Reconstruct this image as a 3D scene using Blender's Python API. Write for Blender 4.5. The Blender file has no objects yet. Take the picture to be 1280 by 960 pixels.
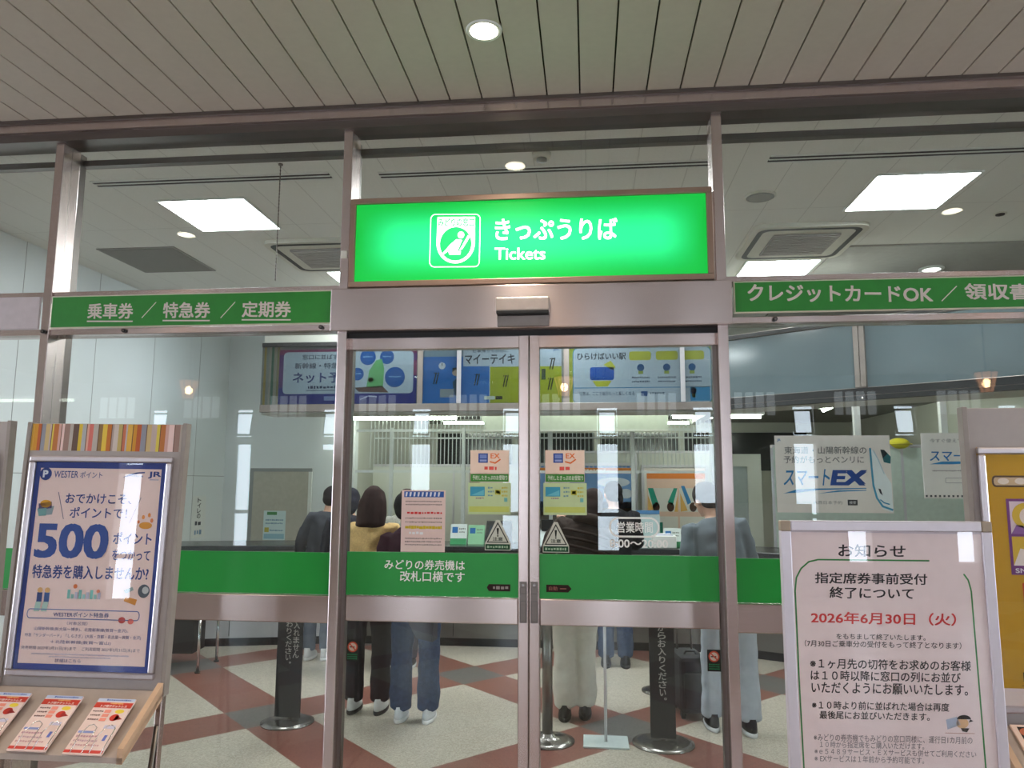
import bpy, bmesh, math, random
from mathutils import Vector, Matrix
random.seed(7)
SC = bpy.context.scene
COL = SC.collection
PI = math.pi
# ------------------------------------------------------------------ camera, sky, exposure
YAW, PITCH, ROLL, FPX = 0.101886836, 0.130174244, 0.00390766, 934.456
CAM_POS = Vector((0.0, -3.25, 1.55))
fwd = Vector((-math.sin(YAW) * math.cos(PITCH), math.cos(YAW) * math.cos(PITCH), math.sin(PITCH)))
r0 = Vector((math.cos(YAW), math.sin(YAW), 0)); u0 = r0.cross(fwd)
rt = math.cos(ROLL) * r0 + math.sin(ROLL) * u0
up = -math.sin(ROLL) * r0 + math.cos(ROLL) * u0
cd = bpy.data.cameras.new('camera'); cam = bpy.data.objects.new('camera', cd); COL.objects.link(cam)
cd.sensor_width = 36; cd.lens = FPX / 1280 * 36; cd.clip_start = 0.02
mw = Matrix((rt, up, -fwd)).transposed().to_4x4(); mw.translation = CAM_POS
cam.matrix_world = mw
SC.camera = cam

SKY = 10.0             # daylight outside the tall windows behind the camera
PANEL = 32.0           # interior ceiling panels
wd = bpy.data.worlds.new('sky'); SC.world = wd; wd.use_nodes = True
bg = wd.node_tree.nodes['Background']; bg.inputs[0].default_value = (0.78, 0.88, 1.0, 1); bg.inputs[1].default_value = SKY
SC.view_settings.view_transform = 'Standard'; SC.view_settings.look = 'None'
SC.view_settings.exposure = 0.12; SC.view_settings.gamma = 1.0; SC.view_settings.use_curve_mapping = False
try:
    SC.cycles.transparent_max_bounces = 24; SC.cycles.max_bounces = 10; SC.cycles.sample_clamp_indirect = 6
except Exception: pass

# ------------------------------------------------------------------ materials
def lin(c):
    return tuple((v / 12.92 if v <= 0.04045 else ((v + 0.055) / 1.055) ** 2.4) for v in [x / 255 for x in c[:3]])
MATS = {}
def N(nt, t, **kw):
    n = nt.nodes.new(t)
    for k, v in kw.items(): setattr(n, k, v)
    return n
def mat(name, c, rough=.5, metal=0., var=.05, scale=25., coat=0., emit=None, es=0., bump=0., stretch=None, spec=.5):
    """principled material with a procedural colour variation and bump"""
    if name in MATS: return MATS[name]
    m = bpy.data.materials.new(name); m.use_nodes = True; nt = m.node_tree; b = nt.nodes['Principled BSDF']
    L = lin(c)
    tc = N(nt, 'ShaderNodeTexCoord'); mp = N(nt, 'ShaderNodeMapping'); nz = N(nt, 'ShaderNodeTexNoise')
    nt.links.new(tc.outputs['Object'], mp.inputs[0]); nt.links.new(mp.outputs[0], nz.inputs[0])
    if stretch: mp.inputs['Scale'].default_value = stretch
    nz.inputs['Scale'].default_value = scale; nz.inputs['Detail'].default_value = 3
    rp = N(nt, 'ShaderNodeValToRGB'); nt.links.new(nz.outputs[0], rp.inputs[0])
    rp.color_ramp.elements[0].position = .3; rp.color_ramp.elements[1].position = .7
    rp.color_ramp.elements[0].color = tuple(min(1, v * (1 - var)) for v in L) + (1,)
    rp.color_ramp.elements[1].color = tuple(min(1, v * (1 + var)) for v in L) + (1,)
    nt.links.new(rp.outputs[0], b.inputs['Base Color'])
    b.inputs['Roughness'].default_value = rough; b.inputs['Metallic'].default_value = metal
    b.inputs['Coat Weight'].default_value = coat; b.inputs['Coat Roughness'].default_value = .03
    b.inputs['Specular IOR Level'].default_value = spec
    if bump:
        bp = N(nt, 'ShaderNodeBump'); bp.inputs['Strength'].default_value = bump; bp.inputs['Distance'].default_value = .004
        nt.links.new(nz.outputs[0], bp.inputs['Height']); nt.links.new(bp.outputs[0], b.inputs['Normal'])
    if es:
        b.inputs['Emission Color'].default_value = lin(emit or c) + (1,); b.inputs['Emission Strength'].default_value = es
    MATS[name] = m; return m
def steel(name, c=(176, 165, 162), rough=.3, aniso=.75):
    if name in MATS: return MATS[name]
    m = mat(name, c, rough, 1., .05, 6., stretch=(1, 1, 60))
    nt = m.node_tree; b = nt.nodes['Principled BSDF']
    tg = N(nt, 'ShaderNodeTangent', direction_type='RADIAL', axis='Z')
    nt.links.new(tg.outputs[0], b.inputs['Tangent']); b.inputs['Anisotropic'].default_value = aniso; b.inputs['Anisotropic Rotation'].default_value = .25
    return m
def ink(c): return mat('ink_%d_%d_%d' % tuple(c), c, .6, 0, .02, 40, spec=.2)
def glass(name, tint=(.93, .97, .96)):
    if name in MATS: return MATS[name]
    m = bpy.data.materials.new(name); m.use_nodes = True; nt = m.node_tree; nt.nodes.clear()
    o = N(nt, 'ShaderNodeOutputMaterial'); mx = N(nt, 'ShaderNodeMixShader'); tr = N(nt, 'ShaderNodeBsdfTransparent')
    gl = N(nt, 'ShaderNodeBsdfGlossy'); fr = N(nt, 'ShaderNodeFresnel')
    tr.inputs[0].default_value = (*tint, 1); gl.inputs['Roughness'].default_value = 0.0; fr.inputs[0].default_value = 1.5
    geo = N(nt, 'ShaderNodeNewGeometry'); iorm = N(nt, 'ShaderNodeMath', operation='SUBTRACT'); iorm.inputs[0].default_value = 1.5
    # from inside the sheet use the same reflectance as from outside
    ior2 = N(nt, 'ShaderNodeMath', operation='MULTIPLY'); ior2.inputs[1].default_value = 0.8333
    nt.links.new(geo.outputs['Backfacing'], ior2.inputs[0]); nt.links.new(ior2.outputs[0], iorm.inputs[1]); nt.links.new(iorm.outputs[0], fr.inputs[0])
    nt.links.new(fr.outputs[0], mx.inputs[0]); nt.links.new(tr.outputs[0], mx.inputs[1]); nt.links.new(gl.outputs[0], mx.inputs[2])
    nt.links.new(mx.outputs[0], o.inputs[0]); MATS[name] = m; return m
def lit_glass(name, c, s, a):
    if name in MATS: return MATS[name]
    m = bpy.data.materials.new(name); m.use_nodes = True; nt = m.node_tree; nt.nodes.clear()
    o = N(nt, 'ShaderNodeOutputMaterial'); mx = N(nt, 'ShaderNodeMixShader'); tr = N(nt, 'ShaderNodeBsdfTransparent'); em = N(nt, 'ShaderNodeEmission')
    em.inputs[0].default_value = lin(c) + (1,); em.inputs[1].default_value = s; mx.inputs[0].default_value = a
    nt.links.new(tr.outputs[0], mx.inputs[1]); nt.links.new(em.outputs[0], mx.inputs[2]); nt.links.new(mx.outputs[0], o.inputs[0]); MATS[name] = m; return m
def emit(name, c, s):
    if name in MATS: return MATS[name]
    return mat(name, c, .5, 0, .01, 5, emit=c, es=s)

STEEL = steel('brushed_steel', (204, 188, 184), .25, .82); STEELD = steel('dark_steel', (120, 112, 108), .32)
CHROME = mat('polished_chrome', (215, 213, 212), .12, 1, .02)
PINKM = mat('bronze_anodised', (166, 138, 122), .38, .7, .04, 20)
ALU = mat('satin_aluminium', (205, 200, 204), .35, .6, .03, 20)
GLASS = glass('clear_glass')
GREEN = mat('green_film', (24, 150, 56), .35, 0, .03, 8)
BLACK = mat('matte_black', (18, 18, 20), .55, 0, .1)
RUBBER = mat('black_rubber', (25, 25, 27), .8)
WHITE = mat('white_paint', (226, 226, 222), .5, 0, .02)
IVORY = mat('ivory_board', (212, 208, 196), .6, 0, .03)
GREYP = mat('grey_laminate', (176, 172, 172), .5, 0, .03)
PAPER = mat('poster_paper', (238, 226, 226), .5, 0, .015, 12, coat=.0)

# ------------------------------------------------------------------ mesh helpers
class MB:
    def __init__(s): s.bm = bmesh.new(); s.mats = []
    def mi(s, m):
        if m not in s.mats: s.mats.append(m)
        return s.mats.index(m)
    def _fin(s, faces, m, smooth=False):
        i = s.mi(m)
        for f in faces: f.material_index = i; f.smooth = smooth
    def box(s, x0, y0, z0, x1, y1, z1, m, bev=0, rot=None):
        a, b = sorted((x0, x1)); c, d = sorted((y0, y1)); e, f = sorted((z0, z1))
        r = bmesh.ops.create_cube(s.bm, size=1); vs = r['verts']
        for v in vs: v.co = Vector(((a + b) / 2 + v.co.x * (b - a), (c + d) / 2 + v.co.y * (d - c), (e + f) / 2 + v.co.z * (f - e)))
        fs = list({q for v in vs for q in v.link_faces})
        if bev:
            es = list({q for v in vs for q in v.link_edges})
            rb = bmesh.ops.bevel(s.bm, geom=es, offset=bev, segments=2, affect='EDGES', profile=.5)
            fs = list(set(rb['faces']) | {q for q in fs if q.is_valid})
            vs = list({v for q in fs for v in q.verts})
        if rot: bmesh.ops.transform(s.bm, matrix=rot, verts=vs)
        s._fin(fs, m); return s
    def cyl(s, p, q, r, m, r2=None, n=20, cap=True):
        p, q = Vector(p), Vector(q); r2 = r if r2 is None else r2
        d = (q - p); rs = bmesh.ops.create_cone(s.bm, cap_ends=cap, segments=n, radius1=r, radius2=r2, depth=d.length)
        M = Matrix.Translation((p + q) / 2) @ d.to_track_quat('Z', 'Y').to_matrix().to_4x4()
        bmesh.ops.transform(s.bm, matrix=M, verts=rs['verts'])
        s._fin({f for v in rs['verts'] for f in v.link_faces}, m, True)
        for f in {f for v in rs['verts'] for f in v.link_faces}:
            if len(f.verts) > 4: f.smooth = False
        return s
    def sph(s, c, r, m, n=16, rot=None):
        rs = bmesh.ops.create_uvsphere(s.bm, u_segments=n, v_segments=max(6, n * 2 // 3), radius=1)
        r = (r, r, r) if not hasattr(r, '__len__') else r
        M = Matrix.Translation(c) @ (rot or Matrix()) @ Matrix.Diagonal((*r, 1))
        bmesh.ops.transform(s.bm, matrix=M, verts=rs['verts'])
        s._fin({f for v in rs['verts'] for f in v.link_faces}, m, True); return s
    def lathe(s, prof, c, m, n=32):
        rows = []
        for (r, z) in prof:
            rows.append([s.bm.verts.new((c[0] + r * math.cos(2 * PI * k / n), c[1] + r * math.sin(2 * PI * k / n), c[2] + z)) for k in range(n)])
        fs = []
        for a, b in zip(rows, rows[1:]):
            for k in range(n): fs.append(s.bm.faces.new((a[k], a[(k + 1) % n], b[(k + 1) % n], b[k])))
        s._fin(fs, m, True)
        caps = []
        if prof[0][0] > 1e-4: caps.append(s.bm.faces.new(rows[0][::-1]))
        if prof[-1][0] > 1e-4: caps.append(s.bm.faces.new(rows[-1]))
        s._fin(caps, m); return s
    def tube(s, pts, m, n=10, caps=True):
        """tapered tube through [(point, radius)], closed with domes"""
        P = [Vector(p) for p, r in pts]; R = [r for p, r in pts]
        rows = []; prev = None
        for i, p in enumerate(P):
            t = (P[min(i + 1, len(P) - 1)] - P[max(i - 1, 0)]).normalized()
            if prev is None:
                a = t.orthogonal().normalized()
            else:
                a = (prev - t * prev.dot(t)).normalized()
            prev = a; b = t.cross(a)
            rows.append([s.bm.verts.new(p + R[i] * (a * math.cos(2 * PI * k / n) + b * math.sin(2 * PI * k / n))) for k in range(n)])
        fs = []
        for a, b in zip(rows, rows[1:]):
            for k in range(n): fs.append(s.bm.faces.new((a[k], a[(k + 1) % n], b[(k + 1) % n], b[k])))
        for row, sgn, i in ((rows[0], -1, 0), (rows[-1], 1, -1)):
            if caps:
                t = (P[1] - P[0]).normalized() if i == 0 else (P[-1] - P[-2]).normalized()
                c = s.bm.verts.new(P[i] + sgn * t * R[i] * .6)
                for k in range(n): fs.append(s.bm.faces.new((row[k], row[(k + 1) % n], c) if sgn > 0 else (row[(k + 1) % n], row[k], c)))
        s._fin(fs, m, True); return s
    def rings(s, rows, m, T=None, n=20):
        """closed loft of ellipses [(centre, rx, ry)]"""
        vv = []
        for (c, rx, ry) in rows:
            c = Vector(c); row = []
            for k in range(n):
                p = c + Vector((rx * math.cos(2 * PI * k / n), ry * math.sin(2 * PI * k / n), 0))
                row.append(s.bm.verts.new(T(p) if T else p))
            vv.append(row)
        fs = []
        for a, b in zip(vv, vv[1:]):
            for k in range(n): fs.append(s.bm.faces.new((a[k], a[(k + 1) % n], b[(k + 1) % n], b[k])))
        fs.append(s.bm.faces.new(vv[0][::-1])); fs.append(s.bm.faces.new(vv[-1]))
        s._fin(fs, m, True); return s
    def poly(s, pts, m):
        f = s.bm.faces.new([s.bm.verts.new(p) for p in pts]); s._fin([f], m); return s
    def prism(s, pts2, axis, a, b, m):
        """extrude a 2-D outline along an axis: 'x' -> (y,z) outline, 'y' -> (x,z), 'z' -> (x,y)"""
        def P(u, v, t): return {'x': (t, u, v), 'y': (u, t, v), 'z': (u, v, t)}[axis]
        A = [s.bm.verts.new(P(u, v, a)) for u, v in pts2]; B = [s.bm.verts.new(P(u, v, b)) for u, v in pts2]
        n = len(A); fs = [s.bm.faces.new(A[::-1]), s.bm.faces.new(B)]
        for k in range(n): fs.append(s.bm.faces.new((A[k], A[(k + 1) % n], B[(k + 1) % n], B[k])))
        bmesh.ops.recalc_face_normals(s.bm, faces=fs); s._fin(fs, m); return s
    def obj(s, name, parent=None, fix=True):
        if fix: bmesh.ops.recalc_face_normals(s.bm, faces=s.bm.faces[:])
        me = bpy.data.meshes.new(name); s.bm.to_mesh(me); s.bm.free()
        for m in s.mats: me.materials.append(m)
        o = bpy.data.objects.new(name, me); COL.objects.link(o)
        if parent: o.parent = parent
        return o
def tag(o, label, cat, group=None):
    o['label'] = label; o['category'] = cat
    if group: o['group'] = group
    return o
def thing(name, label, cat, loc=(0, 0, 0), rz=0, group=None):
    o = bpy.data.objects.new(name, None); COL.objects.link(o); o.empty_display_size = .1
    o.location = loc; o.rotation_euler = (0, 0, rz); return tag(o, label, cat, group)
def struct(o): o['kind'] = 'structure'; return o
def sgroup(name, loc=(0, 0, 0)):
    o = bpy.data.objects.new(name, None); COL.objects.link(o); o.location = loc; o['kind'] = 'structure'; return o
def dup(root, loc, label, rz=None):
    r = root.copy(); COL.objects.link(r); r.location = loc; r['label'] = label
    if rz is not None: r.rotation_euler = (0, 0, rz)
    for ch in list(root.children):
        c = ch.copy(); COL.objects.link(c); c.parent = r
        for g in list(ch.children):
            d = g.copy(); COL.objects.link(d); d.parent = c
    return r

# ------------------------------------------------------------------ flat print: lettering and artwork
TXT = {}
def text_polys(s, bold):
    k = s
    if k in TXT: return TXT[k]
    cu = bpy.data.curves.new('t', 'FONT'); cu.body = s; cu.size = 1; cu.resolution_u = 3; cu.fill_mode = 'FRONT'
    o = bpy.data.objects.new('t', cu); COL.objects.link(o)
    dg = bpy.context.evaluated_depsgraph_get(); me = bpy.data.meshes.new_from_object(o.evaluated_get(dg))
    V = [v.co.xy.copy() for v in me.vertices]; F = [list(p.vertices) for p in me.polygons]
    bpy.data.objects.remove(o); bpy.data.curves.remove(cu); bpy.data.meshes.remove(me)
    TXT[k] = (V, F); return TXT[k]
class Print:
    """flat artwork on a board. quad = TL,TR,BR,BL of the board in layout units, w x h its size in metres.
    local frame: x right, z up from the board's bottom-left, print faces -y"""
    def __init__(s, quad, w, h, y=0.0, step=.0004): s.q = quad; s.w = w; s.h = h; s.y = y; s.mb = MB(); s.l = 0; s.step = step
    def uv(s, p):
        (ax, ay), (bx, by), (cx, cy), (dx, dy) = s.q; u = v = .5
        for _ in range(8):
            X = ax * (1 - u) * (1 - v) + bx * u * (1 - v) + cx * u * v + dx * (1 - u) * v - p[0]
            Y = ay * (1 - u) * (1 - v) + by * u * (1 - v) + cy * u * v + dy * (1 - u) * v - p[1]
            xu = (bx - ax) * (1 - v) + (cx - dx) * v; xv = (dx - ax) * (1 - u) + (cx - bx) * u
            yu = (by - ay) * (1 - v) + (cy - dy) * v; yv = (dy - ay) * (1 - u) + (cy - by) * u
            D = xu * yv - xv * yu; u -= (X * yv - Y * xv) / D; v -= (Y * xu - X * yu) / D
        return u, v
    def P(s, p): u, v = s.uv(p); return (u * s.w, s.h - v * s.h)
    def yl(s): return s.y - s.step * s.l
    def up(s, n=1): s.l += n; return s
    def poly(s, pts, c, raw=False):
        y = s.yl(); q = pts if raw else [s.P(p) for p in pts]
        s.mb.poly([(a, y, b) for a, b in q], c if not isinstance(c, tuple) else ink(c)); return s
    def rect(s, x0, y0, x1, y1, c): return s.poly([(x0, y0), (x1, y0), (x1, y1), (x0, y1)], c)
    def disc(s, x, y, r, c, ry=None, n=24, a0=0, a1=2 * PI):
        ry = ry or r; full = abs(a1 - a0 - 2 * PI) < 1e-6
        return s.poly([(x + r * math.cos(a0 + (a1 - a0) * k / (n if full else n - 1)), y + ry * math.sin(a0 + (a1 - a0) * k / (n if full else n - 1))) for k in range(n)], c)
    def line(s, pts, w, c, closed=False):
        y = s.yl(); Q = [Vector(s.P(p)) for p in pts]; n = len(Q); L = []; R = []
        for i, p in enumerate(Q):
            a = Q[i - 1] if (i or closed) else None; b = Q[(i + 1) % n] if (i < n - 1 or closed) else None
            d1 = (p - a).normalized() if a is not None else (b - p).normalized(); d2 = (b - p).normalized() if b is not None else d1
            t = (d1 + d2); t = t.normalized() if t.length > 1e-5 else d1; nn = Vector((-t.y, t.x)); k = w / 2 / max(.4, nn.dot(Vector((-d1.y, d1.x))))
            L.append(p + nn * k); R.append(p - nn * k)
        for i in range(n if closed else n - 1):
            j = (i + 1) % n
            s.mb.poly([(v.x, y, v.y) for v in (L[i], R[i], R[j], L[j])], c if not isinstance(c, tuple) else ink(c))
        return s
    def rrect(s, x0, y0, x1, y1, r, c, w=None):
        pts = []
        for cx, cy, a in ((x1 - r, y0 + r, -PI / 2), (x1 - r, y1 - r, 0), (x0 + r, y1 - r, PI / 2), (x0 + r, y0 + r, PI)):
            for k in range(7): pts.append((cx + r * math.cos(a + k * PI / 12), cy + r * math.sin(a + k * PI / 12)))
        return s.line(pts, w, c, True) if w else s.poly(pts, c)
    def text(s, st, x0, y0, x1, y1, c, bold=0.0, slant=0):
        V, F = text_polys(st, bold)
        if not V: return s
        ax, bx = min(v.x for v in V), max(v.x for v in V); ay, by = min(v.y for v in V), max(v.y for v in V)
        y = s.yl(); m = c if not isinstance(c, tuple) else ink(c); i = s.mb.mi(m)
        b_ = bold; hs = ((0, 0), (b_, b_ * .8), (-b_, b_ * .8), (b_, -b_ * .8), (-b_, -b_ * .8)) if b_ else ((0, 0),)
        a = s.P((x0, y1)); b = s.P((x1, y1)); t = s.P((x0, y0)); e = s.P((x1, y0))
        for ci, (ox, oz) in enumerate(hs):
            vs = []
            for v in V:
                p = (v.x + ox - ax + b_) / max(1e-6, bx - ax + 2 * b_); r = (v.y + oz - ay + b_ * .8) / max(1e-6, by - ay + 1.6 * b_)
                X = (a[0] * (1 - p) + b[0] * p) * (1 - r) + (t[0] * (1 - p) + e[0] * p) * r
                Z = (a[1] * (1 - p) + b[1] * p) * (1 - r) + (t[1] * (1 - p) + e[1] * p) * r
                vs.append(s.mb.bm.verts.new((X + slant * (r - .5) * abs(t[1] - a[1]), y - ci * .00002, Z)))
            for f in F:
                try: q = s.mb.bm.faces.new([vs[k] for k in f]); q.material_index = i
                except ValueError: pass
        return s
    def vtext(s, st, x0, x1, y0, y1, c, bold=.01):
        h = (y1 - y0) / len(st)
        for k, ch in enumerate(st):
            if ch == '。': s.text(ch, x1 - (x1 - x0) * .35, y0 + h * k + h * .1, x1 - .02 * (x1 - x0), y0 + h * k + h * .4, c, bold)
            elif ch in 'くいりし': s.text(ch, x0 + (x1 - x0) * .12, y0 + h * (k + .08), x1 - (x1 - x0) * .12, y0 + h * (k + .92), c, bold)
            else: s.text(ch, x0, y0 + h * (k + .05), x1, y0 + h * (k + .95), c, bold)
        return s
    def dashes(s, x0, y0, x1, y1, c, seed=0, gap=.3):
        rd = random.Random(seed + int(x0 * 7 + y0 * 13)); h = y1 - y0; x = x0
        while x < x1 - .3 * h:
            w = min(h * rd.uniform(.5, 1.1), x1 - x); s.rect(x, y0 + h * rd.uniform(0, .25), x + w, y1 - h * rd.uniform(0, .25), c); x += w + h * gap
        return s
    def obj(s, name, parent):
        o = s.mb.obj(name, parent, fix=False)
        bm = bmesh.new(); bm.from_mesh(o.data)
        for f in bm.faces:
            f.normal_update()
            if f.normal.y > 0: f.normal_flip()
        bm.to_mesh(o.data); bm.free(); return o

# ================================================================== THE SETTING
CZ, IZ = 3.26, 3.40
XL, XR = -4.36, 4.3
# floor: terrazzo lozenges divided by red-brown bands, charcoal at the crossings
def floor_mat():
    m = bpy.data.materials.new('terrazzo_lozenges'); m.use_nodes = True; nt = m.node_tree; b = nt.nodes['Principled BSDF']; lk = nt.links.new
    tc = N(nt, 'ShaderNodeTexCoord'); sx = N(nt, 'ShaderNodeSeparateXYZ'); lk(tc.outputs['Object'], sx.inputs[0])
    def math_(op, a, bv=None, link=None):
        n = N(nt, 'ShaderNodeMath', operation=op); lk(a, n.inputs[0])
        if link is not None: lk(link, n.inputs[1])
        elif bv is not None: n.inputs[1].default_value = bv
        return n.outputs[0]
    X = math_('SUBTRACT', sx.outputs[0], .215); Y = math_('SUBTRACT', sx.outputs[1], 1.80)
    masks = []
    for op in ('ADD', 'SUBTRACT'):
        a = math_('MULTIPLY', math_(op, X, link=Y), .70711); per = 1.683
        f = math_('ABSOLUTE', math_('SUBTRACT', math_('FRACT', math_('ADD', math_('DIVIDE', a, per), .5)), .5))
        masks.append(math_('LESS_THAN', f, .205 / per))
    any_ = math_('MAXIMUM', masks[0], link=masks[1]); both = math_('MULTIPLY', masks[0], link=masks[1])
    vo = N(nt, 'ShaderNodeTexVoronoi'); vo.inputs['Scale'].default_value = 130; lk(tc.outputs['Object'], vo.inputs[0])
    def ramp(c0, c1):
        r = N(nt, 'ShaderNodeValToRGB'); lk(vo.outputs['Color'], r.inputs[0]); r.color_ramp.elements[0].color = lin(c0) + (1,); r.color_ramp.elements[1].color = lin(c1) + (1,); return r.outputs[0]
    A = ramp((150, 141, 126), (196, 187, 172)); B = ramp((112, 70, 60), (136, 88, 76)); C = ramp((84, 80, 78), (110, 106, 102))
    m1 = N(nt, 'ShaderNodeMixRGB'); lk(any_, m1.inputs[0]); lk(A, m1.inputs[1]); lk(B, m1.inputs[2])
    m2 = N(nt, 'ShaderNodeMixRGB'); lk(both, m2.inputs[0]); lk(m1.outputs[0], m2.inputs[1]); lk(C, m2.inputs[2])
    lk(m2.outputs[0], b.inputs['Base Color']); b.inputs['Roughness'].default_value = .32
    return m
FM = floor_mat()
mb = MB(); mb.box(-11, -9.3, -.1, 11, 11, 0, FM); struct(mb.obj('floor'))
# outer ceiling: long boards with open joints below a dark void
BOARD = mat('ceiling_board', (196, 186, 174), .6, 0, .02, 30); VOID = mat('joint_void', (70, 60, 52), .8)
mb = MB(); k0 = -.461 - .146 * 62
for k in range(126):
    x = k0 + .146 * k; mb.box(x + .0035, -9.3, CZ, x + .1425, -.10, CZ + .012, BOARD)
mb.box(-10, -9.3, CZ + .03, 10, -.02, CZ + .05, VOID); mb.box(-10, -.10, CZ + .003, 10, -.09, CZ + .03, VOID)
struct(mb.obj('ceiling'))
# inner ceiling: painted acoustic tile with fine joints
def tile_mat():
    m = mat('acoustic_tile', (226, 224, 218), .8, 0, .05, 90); nt = m.node_tree; b = nt.nodes['Principled BSDF']
    tc = N(nt, 'ShaderNodeTexCoord'); br = N(nt, 'ShaderNodeTexBrick'); nt.links.new(tc.outputs['Object'], br.inputs[0])
    br.inputs['Scale'].default_value = 1; br.inputs['Brick Width'].default_value = .3; br.inputs['Row Height'].default_value = 1.8; br.offset = 0
    br.inputs['Mortar Size'].default_value = .0025; br.inputs['Color1'].default_value = br.inputs['Color2'].default_value = (1, 1, 1, 1); br.inputs['Mortar'].default_value = (.72, .72, .72, 1)
    mx = N(nt, 'ShaderNodeMixRGB', blend_type='MULTIPLY'); mx.inputs[0].default_value = 1
    src = b.inputs['Base Color'].links[0].from_socket
    nt.links.new(src, mx.inputs[1]); nt.links.new(br.outputs[0], mx.inputs[2]); nt.links.new(mx.outputs[0], b.inputs['Base Color']); return m
TILE = tile_mat()
mb = MB(); mb.box(XL, .09, IZ, XR, 5.6, IZ + .1, TILE); struct(mb.obj('ceiling.001'))
mb = MB(); mb.box(1.98, 2.66, 3.385, XR, 5.4, IZ, mat('ceiling_strip_grey', (168, 166, 162), .8)); struct(mb.obj('ceiling.003'))  # thin ceiling strip in a darker grey than the tile
WALL = mat('wall_panel', (222, 225, 226), .55, 0, .02, 4)
OFFW = mat('office_wall', (188, 188, 178), .6, 0, .03, 4)
# left wall with panel joints
mb = MB(); mb.box(XL - .12, .06, 0, XL, 11, IZ + .1, WALL); o = struct(mb.obj('wall_left'))
JN = mat('joint_grey', (150, 153, 152), .7)  # grey for the panel joints and door frame edges
mb = MB()
for y in (1.1, 2.0, 2.9, 3.8, 4.7): mb.box(XL, y, .1, XL + .002, y + .004, IZ, JN)
mb.box(XL, .06, 1.60, XL + .002, 5.4, 1.606, JN); mb.box(XL, .06, .0, XL + .012, 5.4, .1, mat('skirting', (110, 108, 106), .5)); mb.obj('panel_joint', o)
mb = MB(); mb.box(XR, .06, 0, XR + .12, 11, IZ + .1, OFFW); struct(mb.obj('wall_right'))
mb = MB(); mb.box(XL, 5.4, 0, -2.75, 5.52, IZ, WALL); o = struct(mb.obj('wall_back'))
mb = MB(); mb.box(-3.98, 5.385, 0, -3.30, 5.40, 1.66, mat('beige_door', (184, 178, 164), .5)); mb.box(-4.02, 5.38, 1.66, -3.26, 5.40, 1.70, JN); mb.box(-3.30, 5.38, 0, -3.26, 5.40, 1.66, WHITE); mb.box(-4.02, 5.38, 0, -3.98, 5.40, 1.66, JN)
mb.cyl((-3.36, 5.36, 1.0), (-3.36, 5.385, 1.0), .02, CHROME); o = struct(mb.obj('door_3'))
mb = MB(); mb.box(-2.75, 9.6, 0, XR, 9.72, 2.6, OFFW); struct(mb.obj('wall_far'))
mb = MB(); mb.box(-2.87, 5.52, 0, -2.75, 9.72, 2.6, OFFW); struct(mb.obj('wall_office'))
mb = MB(); mb.box(-2.87, 4.2, 2.55, XR, 9.72, 2.62, mat('office_ceiling', (118, 120, 114), .8)); struct(mb.obj('ceiling.002'))
# dark band of office windows on the far wall
mb = MB(); DKW = mat('dark_window', (30, 34, 34), .15)
for x0, x1 in ((-2.6, -1.3), (-1.2, .1), (.2, 1.5), (1.6, 3.6)): mb.box(x0, 9.57, 1.75, x1, 9.6, 2.38, DKW)
struct(mb.obj('window_8'))
# concourse behind the viewer: far wall with tall narrow windows open to the sky
CW = mat('concourse_wall', (150, 146, 140), .6, 0, .03, 3)
WX = [.31 + 1.56 * k for k in range(-6, 7)]
WW, WB, WT = .37, .45, 2.78
mb = MB(); xs = -10.0
for x in WX:
    mb.box(xs, -9.3, 0, x - WW / 2, -9.1, CZ, CW); xs = x + WW / 2
    mb.box(x - WW / 2, -9.3, 0, x + WW / 2, -9.1, WB, CW); mb.box(x - WW / 2, -9.3, WT, x + WW / 2, -9.1, CZ, CW)
mb.box(xs, -9.3, 0, 10, -9.1, CZ, CW); struct(mb.obj('wall_concourse'))
mb = MB()
for x in WX:
    a, b = x - WW / 2, x + WW / 2
    mb.box(a, -9.17, 2.17, b, -9.09, 2.30, STEELD); mb.box(a, -9.17, WB, a + .02, -9.1, WT, STEELD); mb.box(b - .02, -9.17, WB, b, -9.1, WT, STEELD)
    mb.box(a, -9.17, 1.0, b, -9.1, 1.06, STEELD)
    R = Matrix.Translation((0, -9.1, 2.32)) @ Matrix.Rotation(.22, 4, 'X') @ Matrix.Translation((0, 9.1, -2.32))
    for bx in ((a + .03, a + .06, 2.32, 2.74), (b - .06, b - .03, 2.32, 2.74), (a + .03, b - .03, 2.71, 2.74), (a + .03, b - .03, 2.32, 2.35)):
        mb.box(bx[0], -9.11, bx[2], bx[1], -9.09, bx[3], BLACK, rot=R)
struct(mb.obj('window_9'))
VENT = emit('vent_glow', (228, 232, 236), 1.3)  # glow put into the bars in place of daylight behind them
mb = MB()
for x in WX[:-1]:
    for j in range(4): mb.box(x + .49 + j * .17, -9.1, 2.63, x + .61 + j * .17, -9.07, 3.0, VENT)
struct(mb.obj('trim_8'))
for nm, xa, xb in (('wall_west', -9.2, -9.0), ('wall_east', 9.0, 9.2)):   # unseen concourse ends, openings added to let in more daylight
    mb = MB(); mb.box(xa, -9.3, 0, xb, -5.2, CZ + .05, CW); mb.box(xa, -2.0, 0, xb, .1, CZ + .05, CW); mb.box(xa, -5.2, 2.75, xb, -2.0, CZ + .05, CW); struct(mb.obj(nm))
mb = MB(); mb.box(-10, 0, 0, XL - .12, .2, IZ + .1, CW); mb.box(XR + .12, 0, 0, 10, .2, IZ + .1, CW); struct(mb.obj('wall_front'))

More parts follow.
